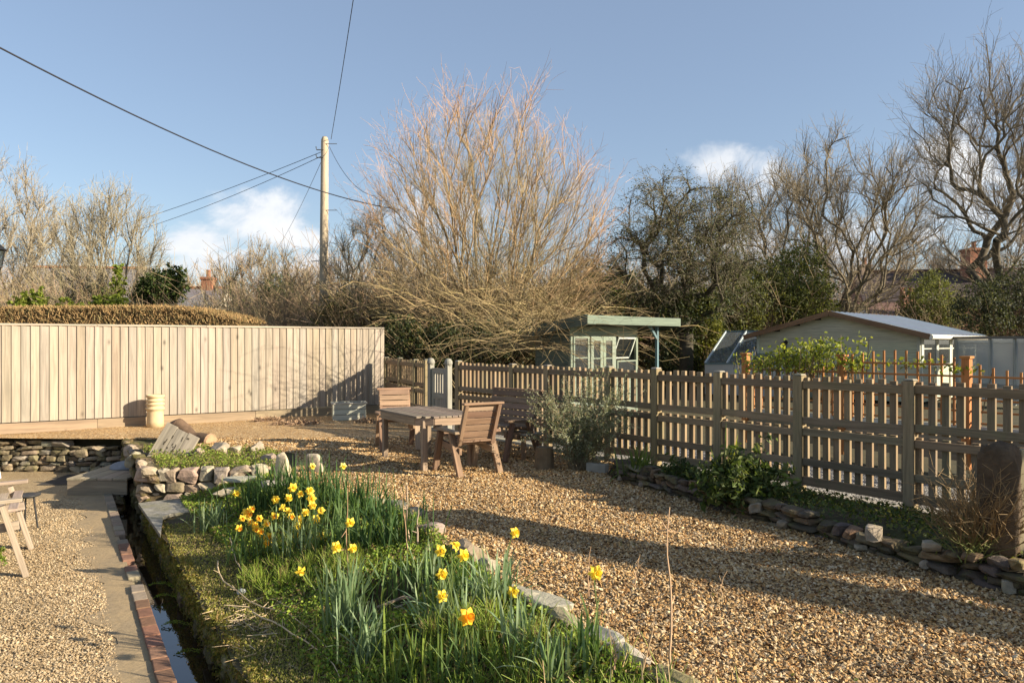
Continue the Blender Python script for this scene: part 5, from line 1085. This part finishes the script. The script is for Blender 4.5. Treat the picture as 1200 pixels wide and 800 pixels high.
strap = thing('strappy_plant', 'clump of strap-leaved green plant beside the fence post', 'plant', hit(748, 556)); m_ = MB(); blades(m_, hit(748, 556), 60, .34, .07, [(.10, .14, .03), (.15, .19, .04)], .018, .5, .4); m_.build('leaves', M['leaf'], strap)
yl = thing('strappy_plant', 'few long yellow-green iris leaves rising through the leafy bush', 'plant', hit(845, 575)); m_ = MB(); blades(m_, hit(842, 578), 8, .62, .05, [(.36, .38, .05), (.2, .25, .05)], .02, .5, .3); m_.build('leaves', M['leaf'], yl)

# ================================================================== daffodils
def make_flower(col, cup, s=1.0):
    fr_ = MB(); V = []; F = []
    for k in range(6):
        a = k*pi/3+rnd.uniform(-.1, .1); b0 = len(V); zz = .006*(k % 2); L = .040*s*rnd.uniform(.9, 1.1)
        for (r_, w_, z) in ((.004, .004, 0), (.016*s, .013*s, .004), (.028*s, .013*s, .003), (L, .001, -.006)):
            for e in (-1, 1): V.append((r_*cos(a)-e*w_*sin(a), r_*sin(a)+e*w_*cos(a), z+zz+rnd.uniform(-.003, .003)))
        F += [(b0+2*i, b0+2*i+1, b0+2*i+3, b0+2*i+2) for i in range(3)]
    fr_.add(V, F, col); V = []; 
    cp_ = MB(); cp_.lathe([(.006*s, 0), (.011*s, .012*s), (.0125*s, .024*s), (.019*s, .034*s)], (0, 0, 0), 12, cup); return fr_, cp_
YEL, ORG = (.86, .64, .07), (.86, .43, .04); PAL = (.82, .72, .22)
variants = []
def flower(root, pos, base, kind=0):
    face = nrm(sd*(1, 1, .15)+np.array((-.1, -.9, .1))+rng.normal(size=3)*.3); fr_, cp_ = make_flower(vary((YEL, YEL, PAL, (.86, .5, .03))[kind], .06, .02), vary((YEL, ORG, YEL, ORG)[kind], .08, .03), (.95 if kind != 3 else 1.15)*rng.uniform(.85, 1.1))
    R = frame(face)[:, [1, 2, 0]]
    for m_ in (fr_, cp_): m_.V = [v@R.T+pos for v in m_.V]
    st_ = MB(); mid = (np.asarray(base)+pos)/2+np.array((rng.normal()*.02, 0, .05)); st_.tube([base, mid, pos-face*.03+(0, 0, .012), pos-face*.004], [.0035, .0032, .003, .0045], 5, (.17, .22, .07)); st_.build('flower_stem', M['leaf'], root)
    f = fr_.build('flower', M['petal'], root); cp_.build('trumpet', M['petal'], f)
DG_ = 'daffodils in the flower bed'
def daff(bx, by, nb, h, spread, cols, label, fl=(), wid=.013, lean=.25, kind=0, droop=.45):
    b = hit(bx, by); root = thing('daffodil_clump' if fl else 'daffodil_leaves', label, 'daffodils', b, DG_); m_ = MB(); blades(m_, b, nb, h, spread, cols, wid, lean, droop); m_.build('leaves', M['leaf'], root)
    for (x, y) in fl:
        d = b[1]+rng.uniform(-.12, .12); p = at(x, y, d); flower(root, p, (b[0]+(p[0]-b[0])*.35+G_(0, .02), d+.02, b[2]), kind)
    return root
daff(247, 622, 60, .30, .07, DLg, 'low pale green leaf clump at the left end of the drift with one small bloom', [(277, 578)])
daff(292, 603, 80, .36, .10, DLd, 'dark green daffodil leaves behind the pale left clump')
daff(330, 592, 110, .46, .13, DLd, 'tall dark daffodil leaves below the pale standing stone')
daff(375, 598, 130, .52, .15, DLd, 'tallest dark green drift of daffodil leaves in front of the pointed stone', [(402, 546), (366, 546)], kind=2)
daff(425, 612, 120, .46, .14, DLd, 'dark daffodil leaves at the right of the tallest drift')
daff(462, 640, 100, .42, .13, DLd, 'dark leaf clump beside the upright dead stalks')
daff(405, 645, 90, .40, .15, DL, 'mid green leaves behind the tall single yellow flower')
daff(300, 655, 50, .30, .12, DL, 'clump with a cluster of orange-cupped flowers low on the left', [(284, 607), (291, 603), (298, 614), (304, 607), (311, 613), (305, 622), (316, 628), (313, 636), (341, 605), (350, 609), (300, 619), (293, 611), (288, 600), (307, 628), (322, 604), (295, 596), (280, 618)], kind=1)
daff(352, 650, 70, .42, .13, DLg, 'clump with yellow flowers on long stems in the middle of the drift', [(323, 585), (352, 579), (363, 575), (365, 584), (366, 592), (376, 598), (330, 594), (337, 598), (350, 608), (349, 616), (347, 627), (376, 628), (358, 600), (338, 583), (343, 571), (370, 608)])
daff(405, 740, 75, .46, .05, DLg, 'tall grey-green leaf clump with one large bright flower in the centre foreground', [(410, 612), (394, 641), (413, 642), (352, 668)], wid=.014, lean=.18)
daff(520, 742, 75, .36, .09, DLg, 'clump with five yellow flowers left of the tall leaf clump', [(516, 645), (533, 640), (543, 650), (518, 672), (518, 698)], lean=.4)
daff(580, 712, 65, .36, .06, DLg, 'upright leaf clump at the gravel edge with two small flowers', [(603, 624), (601, 693)], lean=.28)
daff(690, 783, 34, .34, .045, DL, 'sparse leaf clump with one yellow flower standing against the gravel', [(698, 671)], lean=.16)
daff(548, 792, 30, .30, .06, DL, 'clump with a double orange-yellow flower in the bottom foreground', [(547, 722)], kind=3)
daff(470, 700, 40, .30, .10, DL, 'loose leaves behind the five-flowered clump')
daff(620, 800, 34, .30, .12, DL, 'broad green leaves at the bottom edge of the photo')
daff(480, 800, 40, .34, .14, [(.2, .26, .05), (.13, .2, .05)], 'bright grassy leaves at the bottom left of the double flower')

daff(432, 772, 45, .34, .07, DLg, 'grey-green leaf clump just below the tall grey-green clump, without flowers')
daff(612, 762, 40, .30, .06, DLg, 'short grey-green leaf clump between the gravel edge and the bottom of the photo')
daff(535, 705, 36, .32, .06, DL, 'leaf clump squeezed between the five-flowered and the upright clump')
daff(655, 800, 36, .30, .07, DLg, 'low leaf clump in the bottom foreground left of the dry stalks')
daff(500, 690, 36, .34, .06, DLg, 'pale leaf clump behind the dark hollow in the bed')
# ground cover: many small leaves over the bed
def scatter(name, label, region, n, fn, mat='leaf', cat='ground cover', build=True):
    """region: function(X, Y) -> density 0..1; points keep to where it allows"""
    X = rng.uniform(-5.6, 2.2, n*26); Y = rng.uniform(2.4, 12, n*26); w_ = region(X, Y)*np.clip(3.2/(Y), .05, 1)**1.2; keep = rng.random(len(X)) < w_; X = X[keep][:n]; Y = Y[keep][:n]; Z = zt(X, Y); P = np.stack((X, Y, Z), 1); m_ = MB(); fn(m_, P)
    return tag(m_.build(name, M[mat]), label, cat, kind='stuff')
def tB(X, Y): return (X-Wf(Y))/np.maximum(Lf(Y)-Wf(Y), .3)
def inbed(X, Y): return ((tB(X, Y) > .02) & (tB(X, Y) < .98) & (Y < 9.0))*1.
hole = lambda X, Y: 1-1.*(((X+.80)/.24)**2+((Y-5.0)/.22)**2 < 1)
pat = lambda X, Y: np.clip(.5+1.6*wav(X*1.3, Y*1.3, 1.1), 0, 1)
def cover(m_, P):
    n = len(P); P = P.copy(); h = np.clip(.05+.05*wav(P[:, 0], P[:, 1], 2.2), .005, .16); P[:, 2] += rng.random(n)*h+.008; s_ = rng.uniform(.014, .034, n)
    m_.leaves(P, s_, leafcols(n, [(.26, .35, .045), (.18, .28, .035), (.32, .40, .06), (.11, .17, .03), (.22, .26, .05), (.28, .20, .09)], .3), .6, N=rng.normal(size=(n, 3))+(0, 0, 1.2), updir=.1)
scatter('ground_cover', 'small bright green leaves carpeting the flower bed', lambda X, Y: inbed(X, Y)*(tB(X, Y) > .22)*hole(X, Y)*np.clip(pat(X, Y)*1.4, .3, 1), 62000, cover)
scatter('rockery_weeds', 'green weeds covering the rockery top between its stones', lambda X, Y: ((tB(X, Y) > .1) & (tB(X, Y) < .9) & (Y > 9.2) & (Y < 11.0))*3.0*pat(X, Y), 9000, lambda m_, P: m_.leaves(P+rng.random((len(P), 1))*(0, 0, .09), rng.uniform(.02, .045, len(P)), leafcols(len(P), [(.20, .26, .035), (.14, .20, .03), (.28, .3, .06), (.25, .2, .09)], .3), .5))
def moss(m_, P):
    n = len(P); m_.leaves(P+rng.random((n, 1))*(0, 0, .02), rng.uniform(.010, .024, n), leafcols(n, [(.33, .33, .06), (.40, .38, .09), (.24, .23, .06), (.42, .33, .16), (.18, .20, .05), (.36, .28, .15)], .3), .45, updir=1.2)
scatter('moss', 'yellow-green moss and dry grass along the bed edge above the water', lambda X, Y: (tB(X, Y) > -.01)*(tB(X, Y) < .42)*(Y < 7.9)*np.clip(1.6-2.6*tB(X, Y), 0, 1), 60000, moss, cat='moss')
# moss and grass hanging down the wall face
n = 42000; Y = rng.uniform(2.6, 9, n)**1.0; zz = -.37-np.abs(rng.normal(size=n))*.16; X = Wf(Y)+.02-.06*rng.random(n)+.10*(zz > -.42)*rng.random(n)+.03*wav(Y, 0, 1.2); kp = (zz > -.74) & (rng.random(n) < np.clip(.5+1.4*wav(Y*2, zz*6, 1.4), .05, 1)); P = np.stack((X, Y, zz), 1)[kp]
tag(MB().leaves(P, rng.uniform(.015, .04, len(P)), leafcols(len(P), [(.25, .20, .04), (.19, .17, .03), (.33, .22, .08), (.13, .13, .03), (.28, .26, .05)], .3), .4, updir=-1.0).build('wall_moss', M['leaf']), 'moss and dead grass hanging down the face of the stream wall', 'moss', kind='stuff')
# feathery fennel-like foliage
def feather(m_, P):
    n = len(P); k = 26; base = np.repeat(P, k, 0); a = rng.uniform(0, 2*pi, n*k); th = rng.uniform(.0, 1.1, n*k); L = rng.uniform(.05, .15, n*k); D = np.stack((np.sin(th)*np.cos(a), np.sin(th)*np.sin(a), np.cos(th)), 1)
    off = np.repeat(rng.random((n, 1))*(0, 0, .08), k, 0); S_ = base+D*rng.random((n*k, 1))*.07+off; m_.segs(S_, S_+D*L[:, None]*.6, np.full(n*k, .0016), np.full(n*k, .0009), leafcols(n*k, [(.27, .36, .045), (.20, .28, .035), (.33, .40, .07), (.26, .20, .08)], .25))
fen = lambda X, Y: np.maximum.reduce([1.*(((X-x)/a)**2+((Y-y)/b)**2 < 1) for x, y, a, b in [(-1.75, 5.9, .30, .35), (-.28, 4.15, .22, .3), (.0, 3.7, .3, .3), (-.35, 3.55, .3, .2), (-1.3, 5.6, .25, .25)]])
scatter('feathery_foliage', 'bright feathery fennel-like leaves among the daffodils', lambda X, Y: fen(X, Y)*inbed(X, Y)*4, 620, feather)
# grass tufts
def tufts(m_, P):
    for p in P: blades(m_, p, 4, rng.uniform(.08, .22), .015, [(.2, .28, .04), (.13, .2, .03), (.28, .3, .07)], .005, .5, .5, k=3)
scatter('grass', 'loose green grass blades in the flower bed', lambda X, Y: inbed(X, Y)*(tB(X, Y) > .15)*np.clip((5.5-Y)/2, .15, 1), 560, tufts, cat='grass')
# dead stalks
def stalk(label, pts, r, col=(.42, .26, .15), n_=8):
    P = np.array(pts, float); u_ = np.linspace(0, 1, n_); s_ = np.linspace(0, 1, len(P)); Q_ = np.stack([np.interp(u_, s_, P[:, i]) for i in range(3)], 1)+rng.normal(size=(n_, 3))*.004; m_ = MB(); m_.tube(Q_, np.linspace(r, r*.4, n_), 6, col)
    for _ in range(5):
        i = rng.integers(2, n_-1); dd = nrm(rng.normal(size=3)+(0, 0, .8)); m_.tube([Q_[i], Q_[i]+dd*.05], [r*.5, r*.3], 4, col)
    return tag(m_.build('dead_stalk', M['twig'], None, True), label, 'dead stalk', 'dead plant stalks in the flower bed')
def vst(x0, y0, x1, y1, r, lab, col=(.42, .26, .15)):
    b = hit(x0, y0); stalk(lab, [b, at((x0+x1)/2+rng.normal()*2, (y0+y1)/2, b[1]+.02), at(x1, y1, b[1]+.03)], r, col)
vst(404, 735, 408, 574, .005, 'thin brown stalk standing beside the tall single flower'); vst(480, 640, 477, 568, .012, 'thick pale dead stalk above the dark leaf clump', (.36, .27, .18)); vst(490, 640, 491, 586, .010, 'shorter of the two thick pale dead stalks', (.33, .25, .18))
vst(478, 655, 470, 572, .005, 'slim brown stalk left of the thick pale stalks'); vst(785, 797, 782, 592, .006, 'tallest thin straw stalk rising against the gravel', (.50, .33, .2)); vst(690, 700, 692, 640, .004, 'thin stalk above the flower standing against the gravel')
vst(742, 688, 750, 648, .004, 'short thin straw stalk among the gravel stones right of the yellow flower', (.45, .3, .17)); vst(716, 800, 720, 748, .005, 'dry brown stalk at the bottom edge'); vst(748, 802, 775, 690, .004, 'leaning dry stalk crossing the tall straw stalk', (.45, .3, .17)); vst(845, 700, 852, 668, .004, 'tiny straw stalk on the gravel in shade', (.45, .3, .17))
vst(520, 650, 518, 575, .004, 'thin reddish stalk behind the five-flowered clump') if False else None
# fallen arching stems on the moss
def gst(pp, r, lab, col=(.60, .45, .27)):
    P = [hit(x, y)+(0, 0, h) for x, y, h in pp]; stalk(lab, P, r, col, 12)
gst([(255, 665, .05), (258, 690, .08), (300, 715, .04), (345, 730, .05), (405, 785, .03)], .006, 'long arching straw stem lying across the mossy bed edge'); gst([(270, 640, .08), (275, 665, .08), (292, 685, .03)], .005, 'short curved straw stem near the moss edge'); gst([(295, 722, .03), (340, 750, .06), (385, 775, .03), (400, 800, .03)], .006, 'second straw stem along the mossy edge in the foreground')
m_ = MB(); n = 260; b = hit(300, 735); P = b+rng.normal(size=(n, 3))*(.28, .30, .0)+(0, 0, .02); P[:, 2] = zt(P[:, 0], P[:, 1])+.02; kp = P[:, 0] > Wf(P[:, 1])-.02; P = P[kp]; D = rng.normal(size=(len(P), 3))*(1, 1, .18)
tag(m_.segs(P, P+D*.07, np.full(len(P), .0028), np.full(len(P), .0015), leafcols(len(P), [(.55, .41, .25), (.42, .30, .17), (.6, .46, .3)], .2)).build('dry_twigs', M['twig']), 'litter of dry twigs on the mossy bed edge', 'twigs', kind='stuff')
# dry stems at the lower right of the bed
m_ = MB(); n = 150; X = rng.uniform(.15, 1.1, n); Y = rng.uniform(2.9, 3.7, n); P = np.stack((X, Y, zt(X, Y)), 1); kp = X < Lf(Y)+.05; P = P[kp]; D = rng.normal(size=(len(P), 3))*(.35, .35, .2)+(0, 0, .9)
tag(m_.segs(P, P+D*rng.uniform(.05, .22, (len(P), 1)), np.full(len(P), .003), np.full(len(P), .0015), leafcols(len(P), [(.42, .29, .15), (.5, .36, .2), (.25, .26, .07)], .2)).build('dry_stems', M['twig']), 'dry brown stems at the end of the flower bed', 'twigs', kind='stuff')
# hollow with dark bark under the clump
o = hit(480, 718); mb = MB(); mb.tube([o+(-.22, .1, .0), o+(-.05, .12, .06), o+(.15, .14, .02)], [.010, .011, .006], 7, (.34, .25, .17)); mb.tube([o+(-.1, .02, .02), o+(.02, .05, .06), o+(.14, .06, .02)], [.008, .009, .005], 7, (.3, .22, .15)); tag(mb.build('root', M['bark'], None, True), 'curved bare roots over the dark hollow in the bed', 'root')
# ivy over the right-hand bed
X = rng.uniform(.9, 4.6, 30000); Y = rng.uniform(2, 8.8, 30000); kp = (X > Rf(Y)-.02) & (X < FX(Y)-.1) & (rng.random(30000) < np.clip(.5+1.4*wav(X, Y, 2), .1, 1)); P = np.stack((X, Y, zt(X, Y)), 1)[kp]; n = len(P); P[:, 2] += rng.random(n)*.05+np.where(rng.random(n) < .2, .0, 0)
tag(MB().leaves(P, rng.uniform(.02, .045, n), leafcols(n, [(.05, .075, .018), (.08, .11, .025), (.12, .14, .03), (.16, .15, .03)], .3), .7, N=rng.normal(size=(n, 3))+(0, 0, 1.5)).build('ivy_cover', M['leaf']), 'low dark ivy covering the bed beneath the picket fence', 'ground cover', kind='stuff')
# ferns on the wall
for i, (x, y, a, lab) in enumerate([(214, 688, -.2, 'small bright fern frond on the stream wall face, upper one'), (222, 733, .1, 'long bright fern frond sticking out over the water'), (216, 700, .3, 'fern frond below the upper one on the stream wall'), (252, 765, .5, 'dark fern frond low on the wall near the bottom edge')]):
    d = float(np.interp(y, [600, 800], [8.2, 4.9])); p = at(x, y, d); p[0] = Wf(d)-.02; m_ = MB(); tip = p+np.array((-.20, -.04, .03-.05*a))
    m_.tube([p, (p+tip)/2+(0, 0, .03), tip], [.003, .0025, .001], 4, (.3, .32, .06)); u_ = np.linspace(.1, 1, 16)
    Pm = p+(tip-p)*u_[:, None]+np.outer(4*u_*(1-u_)*.03, (0, 0, 1)); Pm = np.concatenate((Pm+(0, .018, 0), Pm-(0, .018, 0))); m_.leaves(Pm, .03, leafcols(len(Pm), [(.28, .34, .04), (.2, .27, .04)]), .4); tag(m_.build('fern_frond', M['leaf']), lab, 'fern', 'fern fronds on the stream wall')
tag(MB().lathe([(0, .0), (.03, .01), (.035, .03), (.02, .045), (0, .05)], hit(283, 697), 12, (.6, .6, .56)).build('pebble', M['rock'], None, True), 'round white pebble lying on the mossy bed edge', 'pebble')
o = hit(2, 668); sp2 = thing('potted_shrub', 'bright green clipped plant just entering at the left edge of the patio', 'plant', o); leafmass_(sp2, blob_pts([(o+np.array((-.1, 0, .12)), (.12, .12, .14))], 500), [(.2, .26, .03), (.14, .2, .03)], .03)

# ================================================================== loose gravel stones
def pebbles(name, label, n, cols, reg, xr, yr, s=(.007, .0155), dens=1.6):
    Y = yr[0]+(yr[1]-yr[0])*rng.random(n)**dens; X = rng.uniform(0, 1, n); lo_ = np.maximum(xr[0](Y), -.72*Y); hi_ = np.minimum(xr[1](Y), .72*Y); X = lo_+(hi_-lo_)*X; kp = reg(X, Y) & (hi_ > lo_); X = X[kp]; Y = Y[kp]; n = len(X); Z = zt(X, Y)
    OV = np.array([(1, 0, 0), (-1, 0, 0), (0, 1, 0), (0, -1, 0), (0, 0, 1), (0, 0, -1)], float); OF = np.array([(0, 2, 4), (2, 1, 4), (1, 3, 4), (3, 0, 4)])
    S3 = rng.uniform(s[0], s[1], (n, 1))*np.array((1.15, .9, .62))*rng.uniform(.75, 1.3, (n, 3)); A = rng.uniform(0, 2*pi, n); jit = 1+rng.uniform(-.25, .25, (n, 6, 1)); V = OV[None]*S3[:, None]*jit
    tl = rng.normal(size=(n, 2))*.5; V[:, :, 2] += V[:, :, 0]*tl[:, :1]+V[:, :, 1]*tl[:, 1:]
    x = V[:, :, 0]*np.cos(A)[:, None]-V[:, :, 1]*np.sin(A)[:, None]; y = V[:, :, 0]*np.sin(A)[:, None]+V[:, :, 1]*np.cos(A)[:, None]; V = np.stack((x+X[:, None], y+Y[:, None], V[:, :, 2]+(Z+S3[:, 2]*.35)[:, None]), 2)
    F = (OF[None]+(np.arange(n)*6)[:, None, None]).reshape(-1, 3); C = np.repeat(leafcols(n, cols, .18)*np.clip(.93+.30*wav(X, Y, .9), .62, 1.12)[:, None], 6, 0); return tag(MB().add(V.reshape(-1, 3), F, C).build(name, M['pebble']), label, 'gravel', kind='stuff')
pebbles('gravel', 'loose golden and brown gravel stones covering the terrace', 120000, GC, lambda X, Y: (X > Lf(Y)) & (X < Rf(Y)+.02), (lambda Y: Lf(Y), lambda Y: Rf(Y)), (2.9, 12.0))
pebbles('patio_stones', 'fine pale gravel loose on the lower patio', 30000, [(.50, .37, .21), (.40, .28, .15), (.56, .43, .27), (.32, .22, .115)], lambda X, Y: (X < Bf(Y)-.3), (lambda Y: Y*-.7, lambda Y: Bf(Y)-.3), (4.4, 10), (.005, .010), 1.3)
pebbles('lane_stones', 'grey gravel of the lane behind the picket fence', 9000, [(.42, .4, .37), (.55, .53, .48), (.25, .23, .2)], lambda X, Y: X > FX(Y)+.05, (lambda Y: FX(Y)+.05, lambda Y: FX(Y)+1.6), (4.5, 10), (.008, .014), 1.2)
# unseen roof on posts, added right of frame to cast the gravel's shade band
sh_ = np.array((cos(SUN_AZ), sin(SUN_AZ), 0))/math.tan(SUN_EL); bd_ = nrm((.77, -.635, 0)); H_ = 2.35
c0_ = np.array((-.75, 6.78, 0))+sh_*H_; cn = np.array((bd_[1], -bd_[0], 0))
cp_ = thing('added_canopy', 'unseen timber roof on posts, added to throw the band of shade over the gravel', 'added_canopy', c0_+bd_*3)
mb = MB(); Rc = np.stack((bd_, np.cross((0, 0, 1), bd_), (0, 0, 1)), 1); mb.box(c0_+bd_*3.2+(0, 0, H_), (6.4, .42, .05), Rc@rotx(-.5), (.3, .25, .18)); mb.build('roof', M['wood'], cp_)
for f_ in (1.6, 6.2): MB().box(c0_+bd_*f_+(0, 0, H_/2-.02), (.1, .1, H_), Rc, (.3, .25, .18)).build('post', M['wood'], cp_)

# litter on the gravel
X = rng.uniform(-5, 4.5, 9000); Y = rng.uniform(3, 12, 9000); kp = (X > Lf(Y)) & (X < Rf(Y)) & (rng.random(9000) < np.clip(.12+.9*np.exp(-np.minimum(X-Lf(Y), Rf(Y)-X)/.25)+.3*(wav(X, Y, 1.3) > .5), 0, 1)); P = np.stack((X, Y, zt(X, Y)+.012), 1)[kp]; n = len(P)
tag(MB().leaves(P, rng.uniform(.012, .035, n), leafcols(n, [(.16, .09, .04), (.10, .06, .03), (.25, .15, .07), (.12, .14, .03)], .3), .55, N=rng.normal(size=(n, 3))*.5+(0, 0, 1.2)).build('leaf_litter', M['leaf']), 'dead brown leaves and specks of weed scattered on the gravel', 'litter', kind='stuff')

def weeds(m_, P):
    for p in P: blades(m_, p, 5, rng.uniform(.02, .06), .012, [(.16, .22, .04), (.2, .2, .06)], .006, .7, .5, k=2)
n = 130; X = rng.uniform(-4.5, 3.6, n); Y = rng.uniform(3.2, 11.5, n); kp = (X > Lf(Y)+.02) & (X < Rf(Y)-.02); P = np.stack((X, Y, zt(X, Y)), 1)[kp]; m_ = MB(); weeds(m_, P)
tag(m_.build('weeds', M['leaf']), 'tiny weeds sprouting here and there in the gravel', 'weeds', kind='stuff')
